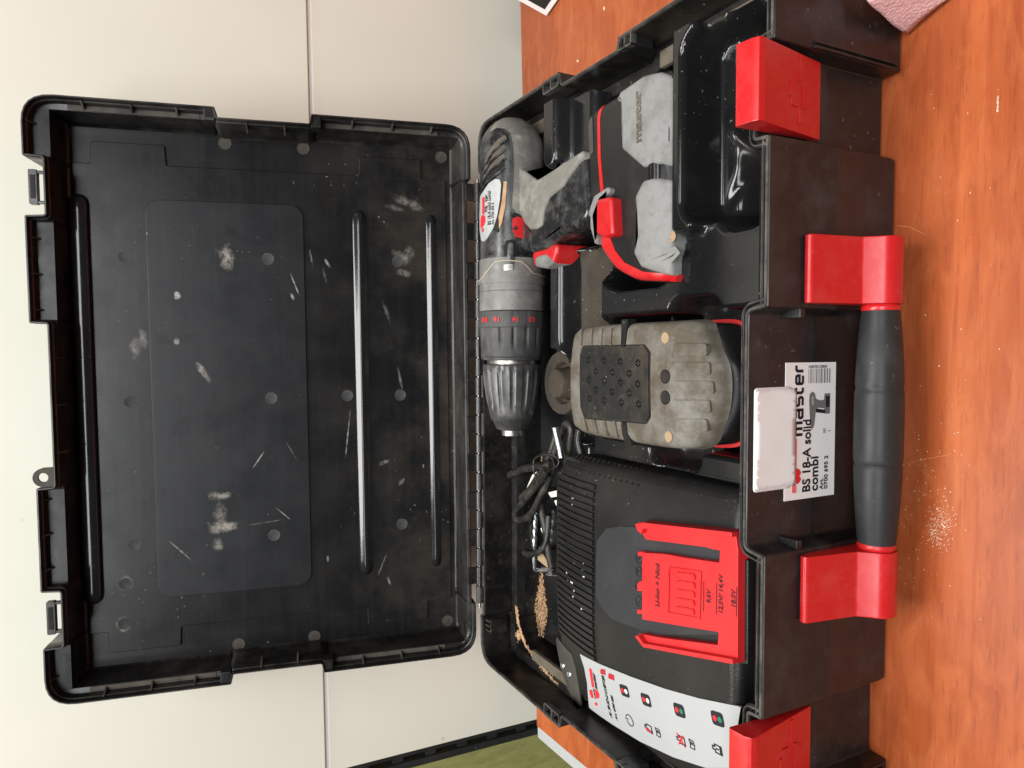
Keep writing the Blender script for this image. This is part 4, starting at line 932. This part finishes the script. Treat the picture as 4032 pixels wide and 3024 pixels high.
# ------------------------------------------------------------------ battery charger
ch = empty('battery_charger', (-.115, .095, .016)); tag(ch, 'black battery charger with red battery mount and white symbol label in the tray', 'charger')
def cad(o, p=None):
    o.parent = p or ch
    if not p or p is ch: o.matrix_parent_inverse = Matrix.Translation(ch.location).inverted()
    return o
def cT(x, y):
    z = .0835
    z -= .007*max(0, (y-.1534)/.0590)**2.0
    z -= .010*max(0, (-.1404-x)/.0700)**1.8
    z -= .006*max(0, (x+.0669)/.0315)**2
    return z
co = roundpoly([(-.0333, .0240), (-.0360, .1377), (-.0381, .2040), (-.0480, .2128), (-.1278, .2145), (-.2020, .2130), (-.2105, .2040), (-.2110, .1587), (-.2110, .0957), (-.2105, .0240)], [.006, .01, .004, .004, .02, .006, .006, .02, .02, .006], 6)
co = resample(co, .004)
body = cad(dome('charger_body', co, cT, .018, .006, M['charger'], None, nr=40, nb=5))
cfn = lambda x, y, h: (x, y, cT(x, y)+h)
def cw(name, pts, mat, h, th=.001, L=.005, parent=None, r=0): return cad(wrap(name, roundpoly(pts, r, 4) if r else pts, cfn, mat, None, L, h, th), parent)
# back vent: dark opening with curved slats lying over it
vent = cw('vent_opening', rect(-.1687, -.0501, .1529, .2105), M['chargerdark'], .0003, .0006)
NS = 26
for k in range(NS):
    xc = -.0517-(.1154/(NS-1))*k
    def sf(u, v, xc=xc):
        y = .1522+.0607*u; x = xc+(v-.5)*.0028
        z = cT(x, min(y, .2124))+.0017-.0012*max(0, (u-.9)/.1)**2-.012*max(0, (y-.2105)/.0025)
        return (x, y, z)
    def slat(xc=xc):
        v = []; F = []; n = 9
        for i in range(n+1):
            u = i/n
            a = sf(u, 0); b = sf(u, 1)
            v += [a, b, (b[0], b[1], b[2]-.0016), (a[0], a[1], a[2]-.0016)]
        for i in range(n):
            for q in range(4): F.append([i*4+q, i*4+(q+1) % 4, (i+1)*4+(q+1) % 4, (i+1)*4+q])
        F += [[0, 1, 2, 3], [n*4, n*4+1, n*4+2, n*4+3]]
        return finish('vent_slat', v, F, M['charger'], None, smooth=40)
    cad(slat())
# crumbs of light wood lodged between slats are in the sawdust objects; side fins on the right shoulder:
for k in range(15):
    y = .1923-k*.0059; x1 = -.0322+.0003*k*0
    cad(finish('side_fin', [(-.0438, y-.0009, cT(-.0438, y)+.0009), (-.0438, y+.0009, cT(-.0438, y)+.0009), (-.0352, y+.0009, cT(-.0375, y)-.006), (-.0352, y-.0009, cT(-.0375, y)-.006), (-.0438, y-.0009, cT(-.0438, y)-.004), (-.0438, y+.0009, cT(-.0438, y)-.004), (-.0365, y+.0009, .055), (-.0365, y-.0009, .055)], [[0, 1, 2, 3], [0, 3, 7, 4], [1, 5, 6, 2], [0, 4, 5, 1], [3, 2, 6, 7], [4, 7, 6, 5]], M['charger'], None))
# grey dished field around the mount
cw('dish', [(-0.09991, 0.14935), (-0.08622, 0.14851), (-0.07584, 0.13793), (-0.07113, 0.12294), (-0.06699, 0.10019), (-0.06964, 0.08382), (-0.06246, 0.02999), (-0.10687, 0.02938), (-0.12912, 0.09254), (-0.12986, 0.10713), (-0.13145, 0.11735), (-0.13271, 0.13074), (-0.12975, 0.14199), (-0.12359, 0.14928)], M['dish'], .0007, .0016, .006, r=.003)
# red mount plate
PT = .0985
mp_out = [(-0.06351, 0.09973), (-0.06111, 0.09189), (-0.05124, 0.02157), (-0.06017, 0.01959), (-0.11704, 0.01911), (-0.12545, 0.05221), (-0.13482, 0.09061), (-0.13061, 0.09926), (-0.12881, 0.09588), (-0.12519, 0.07966), (-0.11262, 0.03302), (-0.10578, 0.03238), (-0.11175, 0.0584), (-0.11997, 0.09499), (-0.0802, 0.09529), (-0.07595, 0.07523), (-0.07381, 0.05881), (-0.06974, 0.0325), (-0.06343, 0.03186), (-0.0641, 0.03729), (-0.06416, 0.04193), (-0.06987, 0.08015), (-0.0717, 0.0918), (-0.06762, 0.09633)]
plate_ = cad(prism('battery_mount', roundpoly(mp_out, .0006, 2), .0810, .0887, M['redplate'], None, bevel=.0008))
for pts in ([(-0.06322, 0.09748), (-0.06088, 0.08992), (-0.05103, 0.02058), (-0.05343, 0.02004), (-0.06429, 0.0899), (-0.06792, 0.0915), (-0.06691, 0.09506)], [(-0.1301, 0.09748), (-0.12862, 0.09412), (-0.13146, 0.08937), (-0.11404, 0.01917), (-0.11639, 0.01863), (-0.13386, 0.08935)]):
    cad(prism('guide_rail', roundpoly(pts, .0004, 2), .0880, .0923, M['redplate'], None, bevel=.0008), plate_)
for pts in ([(-0.08117, 0.10107), (-0.07939, 0.09387), (-0.0821, 0.09385), (-0.08392, 0.10105)], [(-0.10057, 0.10142), (-0.09834, 0.099), (-0.09685, 0.09373), (-0.10288, 0.09369), (-0.10516, 0.10139)], [(-0.11622, 0.10132), (-0.11375, 0.09361), (-0.11647, 0.09359), (-0.11898, 0.1013)]):
    cad(prism('contact_prong', pts, .0825, .0875, M['redplate'], None, bevel=.0005), plate_)
pz = .0887
mfn = lambda o: (lambda x, y, h: (o[0]+x, o[1]+y, pz+h))
ptx = lambda s, size, px: cad(text(s, size, mfn(px), M['plateprint'], None, bold=.028, xs=.92), plate_)
ptx('Li-Ion + Nicd', .0050, [(-0.10777, 0.07924)][0]); ptx('9,6V', .0042, [(-0.09289, 0.03824)][0]); ptx('12,0V/ 14,4V', .0042, [(-0.09564, 0.02948)][0]); ptx('18,0V', .0042, [(-0.08975, 0.02085)][0])
for a, b in (([(-0.09851, 0.04324)][0], [(-0.08259, 0.04324)][0]), ([(-0.09684, 0.03396)][0], [(-0.08069, 0.0338)][0]), ([(-0.0936, 0.02011)][0], [(-0.07877, 0.01998)][0])):
    cad(strokes('print_line', [a, b], .0005, mfn((0, 0)), M['plateprint'], None, .00005, .0002), plate_)
q = [(-0.08233, 0.07049), (-0.07801, 0.0452), (-0.10323, 0.04605), (-0.10836, 0.0711)]
cad(strokes('recess_frame', q, .0011, mfn((0, 0)), M['red'], None, -.0002, .0007, True), plate_)
for k in range(5):
    a = [(-0.08475, 0.06474), (-0.08955, 0.06469), (-0.09441, 0.06485), (-0.09928, 0.06501), (-0.10416, 0.06517)][k]; b = [(-0.08189, 0.0494), (-0.08652, 0.04935), (-0.09148, 0.04949), (-0.09618, 0.04963), (-0.10089, 0.04977)][k]
    d = Vector(b)-Vector(a); n = Vector((-d.y, d.x)).normalized()
    slot = roundpoly([tuple(Vector(a)+n*.0017), tuple(Vector(b)+n*.0017), tuple(Vector(b)-n*.0017), tuple(Vector(a)-n*.0017)], .0017, 4)
    cad(flat('recess_slot', slot, mfn((0, 0)), M['red'], None, -.0002, .0008), plate_)
    cad(flat('slot_floor', inset(slot, .0006), mfn((0, 0)), M['darkred'] if 0 else M['redplate'], None, .0002, .0010), plate_)
# polarity marks on the dish
for i, (px, s) in enumerate(zip([(-0.08639, 0.10363), (-0.09439, 0.10358), (-0.10347, 0.10401), (-0.11229, 0.10345)], ('+', 'T', 'L', '-'))):
    ring = [(px[0]+.0030*math.cos(a*math.tau/24), px[1]+.0030*math.sin(a*math.tau/24)) for a in range(25)]
    cad(strokes('polarity_mark', ring[:-1], .0005, cfn, M['ink'], None, .0006, .0011, True))
    cad(text(s, .0050, lambda x, y, h, px=px: cfn(px[0]+x-.0014, px[1]+y-.0017, .0009+h), M['ink'], None), ch)
# black step in front of the mount
cad(prism('front_step', [(-0.06532, 0.02299), (-0.0653, 0.01743), (-0.11772, 0.01699), (-0.11983, 0.02306)], .050, .0840, M['charger'], None, bevel=.0008))
# dark screw panel at the back left
cw('screw_panel', [(-0.18296, 0.22337), (-0.17731, 0.21855), (-0.17796, 0.18886), (-0.18758, 0.18488), (-0.20269, 0.18551), (-0.22073, 0.19047), (-0.22245, 0.2186), (-0.21757, 0.22342)], M['darkgrey'], .0006, .0014, r=.002)
for (x, y) in [(-0.19781, 0.21294), (-0.19824, 0.1995)]:
    o = cad(lathe('screw', [(-.001, .0026), (.0010, .0026), (.0016, .0018), (.0016, .0001)], (x, y, cT(x, y)+.0004), (0, 0, 1), M['steel'], None, 20))
    cad(box('screw_slot', x-.0012, x+.0012, y-.0003, y+.0003, cT(x, y)+.0019, cT(x, y)+.0021, M['chargerdark'], None, 0), o)
# white symbol label following the curved shoulder
LB = .088
labp = [(-0.17155, 0.17338), (-0.16843, 0.14684), (-0.16311, 0.11411), (-0.15667, 0.08066), (-0.14964, 0.05141), (-0.14026, 0.01932), (-0.14462, 0.02559), (-0.14683, 0.02696), (-0.1551, 0.02754), (-0.16733, 0.02789), (-0.17712, 0.02864)]+[(-0.18931, 0.05092), (-0.19873, 0.08025), (-0.20611, 0.11382), (-0.20963, 0.14378), (-0.21186, 0.17364), (-0.20172, 0.1711), (-0.1908, 0.16858), (-0.18034, 0.16923)]
lb = cw('symbol_label', roundpoly(labp, .0006, 2), M['label'], .0008, .0016)
def lmap(px):  # local frame on the label
    return lambda x, y, h: cfn(px[0]+x, px[1]+y, .0010+h)
def ltx(s, size, px, mt='ink', bold=.02, xs=1., sk=0.):
    return cad(text(s, size, lambda x, y, h: cfn(px[0]+x+sk*y, px[1]+y+.06*x, .0009+h), M[mt], None, bold=bold, xs=xs), lb)
ltx('AL 30-SD-LI LUEFTER', .0042, [(-0.20392, 0.1418)][0], xs=.74, sk=.2, bold=.025); ltx('Art. 0700 888', .0036, [(-0.20261, 0.13529)][0], xs=.80, sk=.2, bold=.012)
def ld(name, pts, mt, h=.0011): return cad(wrap(name, pts, cfn, M[mt], None, .006, h, .0002), lb)
ld('emblem', [(-0.20222, 0.16201), (-0.20435, 0.162), (-0.20285, 0.15864), (-0.20074, 0.15864)], 'redink'); ld('emblem', [(-0.19079, 0.16173), (-0.17704, 0.16176), (-0.17642, 0.15841), (-0.18973, 0.15837)], 'redink')
ld('emblem', [(-0.20052, 0.16543), (-0.19803, 0.16543), (-0.19857, 0.16668), (-0.195, 0.16669), (-0.19316, 0.16234), (-0.19918, 0.16232)], 'redink'); ld('emblem', [(-0.19745, 0.15835), (-0.19078, 0.15837), (-0.19008, 0.15504), (-0.19153, 0.15354), (-0.19322, 0.15503), (-0.19362, 0.15353), (-0.19601, 0.15503)], 'redink')
cad(text('WURTH', .0022, lambda x, y, h, p=[(-0.19828, 0.15865)][0]: cfn(p[0]+x, p[1]+y, .0011+h), M['ink'], None, bold=.02, xs=.9), lb)
cad(text('master', .0046, lambda x, y, h, p=[(-0.18948, 0.15445)][0]: cfn(p[0]+x, p[1]+y+.05*x, .0010+h), M['ink'], None, bold=.03, xs=.86), lb)
for a, b in (([(-0.17345, 0.14741), (-0.17516, 0.1474), (-0.17359, 0.14135), (-0.16969, 0.14137), (-0.17139, 0.14654)], 0), ([(-0.1725, 0.13824), (-0.17453, 0.13823), (-0.17315, 0.13156), (-0.16949, 0.13158), (-0.17037, 0.13713)], 1)):
    ld('battery_symbol', a, 'darkred'); c = a[4]
    ld('battery_symbol', rect(c[0]-.0004-.0035*0, c[0]+.0016, c[1]-.0008, c[1]+.0026), 'darkred') if 0 else None
# LED boxes with their dots
for (cx, cy), dots in zip([(-0.17565, 0.12131), (-0.17175, 0.09911), (-0.16404, 0.06818), (-0.15455, 0.03745)], (('redink', 'whiteink'), ('redink', 'whiteink'), ('redink', 'greenink'), ('redink', 'greenink'))):
    rot = .22
    def rt(x, y): return (cx+x*math.cos(rot)-y*math.sin(rot), cy+x*math.sin(rot)+y*math.cos(rot))
    ld('lamp_box', roundpoly([rt(*p) for p in rect(-.0037, .0037, -.0046, .0046)], .0020, 4), 'ink')
    for s, mt in ((1, dots[0]), (-1, dots[1])):
        ld('lamp_dot', [rt(*p) for p in disc(0, s*.0019, .0015, 14)], mt, .0013)
# pictograms
def pic(px, sts, mt='ink', w=.0006, rot=.12):
    for st in sts:
        pts = [(px[0]+x*math.cos(rot)-y*math.sin(rot), px[1]+x*math.sin(rot)+y*math.cos(rot)) for x, y in st]
        cad(strokes('pictogram', pts, w, cfn, M[mt], None, .0008, .0012, len(pts) > 2 and math.dist(pts[0], pts[-1]) < 1e-6, .0015), lb)
P_ = [(-0.19506, 0.1204)][0]
pic(P_, [arc(0, 0, .0036, 110, 430, 20), [(0, .0048), (0, .0016)]], w=.0005)
batt = [(-.0022, -.0032), (-.0022, .0018), (-.0009, .0018), (-.0009, .0036), (.0009, .0036), (.0009, .0018), (.0022, .0018), (.0022, -.0032), (-.0022, -.0032)]
book = [[(-.0024, -.0018), (-.0024, .0018), (0, .0012), (.0024, .0018), (.0024, -.0018), (0, -.0024), (-.0024, -.0018)], [(0, .0012), (0, -.0024)]]
P1_, P2_, P3_ = [(-0.19055, 0.10042), (-0.18244, 0.06947), (-0.1723, 0.03926)]; B1_, B2_ = [(-0.18875, 0.09135), (-0.18029, 0.06028)]
pic(P1_, [batt]); pic(P2_, [batt]); pic(P3_, [batt, [(0, -.001), (0, .0012)], [(-.0022, -.0022), (.0022, -.0022)]])
cad(text('?', .0068, lambda x, y, h: cfn(P1_[0]+x-.0022, P1_[1]+y-.0024, .0014+h), M['redink'], None, bold=.03), lb)
pic(P2_, [[(-.0032, -.0028), (.0032, .0028)], [(-.0032, .0028), (.0032, -.0028)]], 'redink', .0009)
pic(B1_, book, w=.0004); pic(B2_, book, w=.0004)
for b_ in (B1_, B2_): cad(text('i', .0034, lambda x, y, h, b_=b_: cfn(b_[0]+x+.0007, b_[1]+y-.0012, .0012+h), M['ink'], None, bold=.03), lb)

# ------------------------------------------------------------------ loose things behind the charger
c3 = lambda z, p: (p[0], p[1], z)
cord = empty('power_cord', (-.06, .24, .05)); tag(cord, 'black flat power cord coiled and twist-tied behind the charger', 'power cord')
def cp(*a): return [(x, y, z) for (x, y), z in a]
def kad(o): o.parent = cord; o.matrix_parent_inverse = Matrix.Translation(cord.location).inverted(); return o
CZ = .060
loops = [
 [[(-0.05205, 0.24813)][0]+(.060,), [(-0.05689, 0.27312)][0]+(.064,), [(-0.06528, 0.29974)][0]+(.066,), [(-0.07439, 0.31887)][0]+(.066,), [(-0.0865, 0.3219)][0]+(.062,), [(-0.08996, 0.30752)][0]+(.060,), [(-0.08146, 0.2906)][0]+(.058,), [(-0.06896, 0.27884)][0]+(.056,), [(-0.0454, 0.2594)][0]+(.054,), [(-0.02631, 0.25278)][0]+(.052,)],
 [[(-0.05411, 0.24163)][0]+(.068,), [(-0.06733, 0.25564)][0]+(.068,), [(-0.08678, 0.28269)][0]+(.066,), [(-0.10023, 0.30099)][0]+(.064,), [(-0.10558, 0.29923)][0]+(.062,), [(-0.09822, 0.27907)][0]+(.062,), [(-0.08028, 0.26208)][0]+(.062,), [(-0.05991, 0.24933)][0]+(.060,)],
 [[(-0.1061, 0.30066)][0]+(.060,), [(-0.12271, 0.30964)][0]+(.058,), [(-0.13382, 0.3041)][0]+(.057,), [(-0.13422, 0.29005)][0]+(.056,), [(-0.12733, 0.27269)][0]+(.056,), [(-0.11744, 0.26569)][0]+(.054,), [(-0.09647, 0.26493)][0]+(.052,)],
 [[(-0.06562, 0.25872)][0]+(.058,), [(-0.07986, 0.26869)][0]+(.057,), [(-0.0932, 0.27137)][0]+(.055,), [(-0.10969, 0.2682)][0]+(.053,), [(-0.12617, 0.26582)][0]+(.052,), [(-0.13875, 0.26432)][0]+(.050,)],
 [[(-0.04638, 0.25207)][0]+(.056,), [(-0.02888, 0.24043)][0]+(.056,), [(-0.01854, 0.23181)][0]+(.056,), [(-0.0216, 0.22609)][0]+(.055,), [(-0.03586, 0.23059)][0]+(.054,), [(-0.05138, 0.24069)][0]+(.05,)],
 [[(-0.01908, 0.20326)][0]+(.062,), [(-0.02865, 0.20529)][0]+(.062,), [(-0.03976, 0.2029)][0]+(.060,)],
]
for i, l_ in enumerate(loops): kad(tube('cord_loop', l_, .0027 if i != 2 else .0023, M['cable'], None, 10, 7, flat=1.25))
def tie(c, r1, r2, ph):
    c = Vector(c); pts = []
    for k in range(17):
        a = math.tau*k/16+ph; pts.append(c+Vector((r1*math.cos(a), r2*math.sin(a)*.5, r2*math.sin(a))))
    return kad(tube('wire_tie', pts, .0007, M['cable'], None, 6, 3, flat=1.6))
tc_ = [(-0.05356, 0.25243)][0]+(.064,); tie(tc_, .0105, .0075, .4); tie((tc_[0]+.004, tc_[1]-.002, .063), .006, .009, 1.2)
# zinc rod
ra = [(-0.01957, 0.23152)][0]+(.066,); rb_ = [(-0.04341, 0.2313)][0]+(.060,)
rod = tube('steel_rod', [ra, rb_], .0028, M['steel'], None, 18, 1); tag(rod, 'short bright zinc-plated steel rod beside the power cord', 'steel rod')
# twist drill bits
def twist(name, a, b, r, label):
    a, b = Vector(a), Vector(b); d = (b-a); L = d.length; d.normalize(); e1 = d.cross(Vector((0, 0, 1))).normalized(); e2 = e1.cross(d); R = []
    for i in range(61):
        u = i/60; ring = []
        for j in range(16):
            th = math.tau*j/16; ph = th-u*L/.0085*math.tau*.5
            k = 1-.42*max(0, math.cos(2*ph))**1.5 if u > .42 else 1
            k *= 1 if u < .95 else (1-u)/.05+.02
            ring.append(tuple(a+d*(L*u)+(e1*math.cos(th)+e2*math.sin(th))*r*k))
        R.append(ring)
    return tag(rings(name, R, M['steel'], None, smooth=50), label, 'drill bit', 'loose drill bits in the case')
twist('drill_bit', [(-0.15226, 0.30039)][0]+(.046,), [(-0.09819, 0.29306)][0]+(.048,), .0022, 'steel twist drill bit in front of its twin, under the cord loop')
twist('drill_bit', [(-0.1413, 0.30627)][0]+(.047,), [(-0.10661, 0.30203)][0]+(.048,), .0021, 'steel twist drill bit nearest the hinge, against the back wall of the case')
# pale plastic strips, card scrap, film scrap
def strip(name, pts, z, th, mat, label, cat, tilt=0):
    v = [(p[0], p[1]) for p in pts]; o = prism(name, roundpoly(v, .0006, 2), z, z+th, mat, None, bevel=.0004); return tag(o, label, cat, 'plastic pieces behind the charger' if name == 'plastic_plug' else None)
strip('plastic_strip', [(-0.06492, 0.2825), (-0.05898, 0.27091), (-0.0751, 0.27951), (-0.07856, 0.2874), (-0.07919, 0.29366)], .056, .0015, M['cream'], 'cream plastic strip lying under the cord by the hinge', 'plastic strip')
strip('plastic_plug', [(-0.0753, 0.25614), (-0.07045, 0.23964), (-0.07511, 0.23773), (-0.07855, 0.25135)], .055, .003, M['cream'], 'small cream plastic plug at the charger vent corner, nearest the wire tie', 'plastic piece')
strip('plastic_plug', [(-0.08042, 0.24819), (-0.07771, 0.23774), (-0.08403, 0.23737), (-0.08389, 0.24507)], .054, .003, M['cream'], 'small cream plastic plug at the charger vent, below the first one', 'plastic piece')
strip('plastic_plug', [(-0.10883, 0.27559), (-0.1064, 0.26636), (-0.11169, 0.26555), (-0.11234, 0.27222)], .051, .003, M['cream'], 'pale plastic piece between drill bit and cord', 'plastic piece')
strip('card_scrap', [(-0.13648, 0.28882), (-0.13213, 0.28015), (-0.14006, 0.26925), (-0.14223, 0.27258), (-0.13977, 0.28883)], .048, .001, M['tan'], 'torn brown card scrap beside the charger vent', 'card scrap')
def filmf(u, v):
    a, b, c, d = [Vector(q) for q in [(-0.14601, 0.28755), (-0.14197, 0.26843), (-0.14715, 0.26028), (-0.15004, 0.28625)]]
    p = a.lerp(d, v).lerp(b.lerp(c, v), u); return (p.x, p.y, .047+.004*math.sin(u*7+v*3)+.002*math.sin(v*11))
tag(grid('film_scrap', filmf, 16, 10, M['film'], None, thick=.0003), 'crumpled clear film scrap beside the charger vent', 'film scrap')
tag(tube('wood_screw', [[(-0.19376, 0.31065)][0]+(.048,), [(-0.18172, 0.29917)][0]+(.050,)], lambda u: .0022 if u < .12 else .0009, M['steel'], None, 12, 8), 'small bright screw lying in the sawdust at the back wall', 'screw')

# ------------------------------------------------------------------ sawdust and crumbs
def crumbs(name, spots, mat, label, seed, parent=None):
    random.seed(seed); v = []; F = []
    for (x, y, z, s) in spots:
        b = len(v); a = random.random()*6.28; e = random.uniform(.4, 1.3)
        c, sn = math.cos(a), math.sin(a)
        for q in ((-1, -.5, 0), (1, -.4, .1), (.8, .6, 0), (-.9, .5, .2), (0, 0, .9*e)):
            v.append((x+s*(q[0]*c-q[1]*sn), y+s*(q[0]*sn+q[1]*c), z+s*q[2]*.6))
        F += [[b, b+1, b+4], [b+1, b+2, b+4], [b+2, b+3, b+4], [b+3, b, b+4], [b, b+3, b+2, b+1]]
    o = finish(name, v, F, mat, parent, smooth=10); return tag(o, label, 'sawdust', kind='stuff')
random.seed(3); sp = []
for k in range(3200):       # heap along the foot of the back wall
    u = random.random()
    if u < .72: px = random.triangular(-.212, -.150, -.188); w_ = .0100*(1-abs(px+.186)/.05)+.0015
    else: px = random.uniform(-.160, -.03); w_ = .0024*(1+math.sin(px*190)*.6)
    y = .2975-abs(random.gauss(0, w_*.62)); sp.append((px, min(y, .2985), .0370+max(0, w_*.9-(.2985-y)*.7)*random.random()**.6+.0008, random.uniform(.0003, .0011) if u < .9 else random.uniform(.0008, .0019)))
crumbs('sawdust_heap', sp, M['dust'], 'tan wood sawdust heaped along the foot of the case back wall', 5)
sp = []
led = [(-0.18292, 0.29878), (-0.19163, 0.29699), (-0.20079, 0.29154), (-0.20884, 0.28349), (-0.21459, 0.26448), (-0.21907, 0.24409), (-0.2225, 0.23015)]
for k in range(700):
    t_ = random.random()**1.5*(len(led)-1.001); i = int(t_); a, b = Vector(led[i]), Vector(led[i+1]); p = a.lerp(b, t_-i)
    sp.append((p.x+random.gauss(0, .0011), p.y+random.gauss(0, .0011), .0640, random.uniform(.0003, .0009)))
for k in range(120): sp.append((led[2][0]-.004+random.gauss(0, .002), led[2][1]+.004+random.gauss(0, .002), .0642, random.uniform(.0003, .0010)))
crumbs('sawdust_on_ledge', sp, M['dust'], 'tan sawdust lying on the inner ledge of the case corner', 6)
sp = []
for (x, y) in [(-0.06494, 0.18043), (-0.06921, 0.18043), (-0.09752, 0.18707), (-0.10186, 0.18708), (-0.10831, 0.1778), (-0.10753, 0.17008), (-0.10605, 0.16444), (-0.12072, 0.18843), (-0.12453, 0.18776), (-0.12538, 0.1844), (-0.11475, 0.16442), (-0.11126, 0.16567), (-0.12884, 0.17779), (-0.12579, 0.16753), (-0.11963, 0.18979), (-0.12317, 0.18174), (-0.13338, 0.17975), (-0.13809, 0.16751)]:
    for k in range(2): sp.append((x+random.gauss(0, .0005), y+random.gauss(0, .0005), cT(x, y)+.0006, random.uniform(.0007, .0013)))
crumbs('vent_crumbs', sp, M['cream'], 'pale wood crumbs caught between the charger vent slats', 8)
sp = []
for (cx, cy, sx, sy, n, s0) in ((-0.0508, -0.0246, 0.0048, 0.0028, 280, 0.00015), (-0.0443, -0.0282, 0.0044, 0.0031, 150, 0.00014), (-0.0362, -0.0178, 0.009, 0.0077, 90, 0.00013), (-0.0741, -0.016, 0.0117, 0.0078, 50, 0.00015), (-0.021, -0.0252, 0.0201, 0.0134, 50, 0.0002), (0.1437, -0.0311, 0.042, 0.0138, 16, 0.0002), (0.0473, -0.0358, 0.0605, 0.0148, 22, 0.0002)):
    for k in range(n):
        x, y = random.gauss(cx, sx), random.gauss(cy, sy); sp.append((x, y, .0001, random.uniform(.4, 1.9)**1.4*s0))
x, y = [(0.14953, -0.04796)][0]
for k in range(12): sp.append((x+.0006*k-.0035, y+.0001*math.sin(k), .0002, .0005))
for x, y in [(0.31966, 0.26124), (0.29114, 0.30142)]: sp += [(x, y, .0003, .0016), (x+.001, y+.001, .0003, .0010)]
crumbs('table_dust', [q for q in sp if q[1] < -.004 or q[1] > .1], M['whitedust'], 'fine pale sawdust grains scattered on the table before the handle', 9)

tfn = lambda x, y, h: (x, y, h)
for pts in ([(0.10214, -8e-05), (0.10047, -0.00671), (0.0956, -0.01479)], [(-0.02116, -0.00558), (-0.01671, -0.01736), (-0.01282, -0.02998)]):
    strokes('scratch', pts, .00028, tfn, M['fig'], table, .00004, .00012, False, .01)
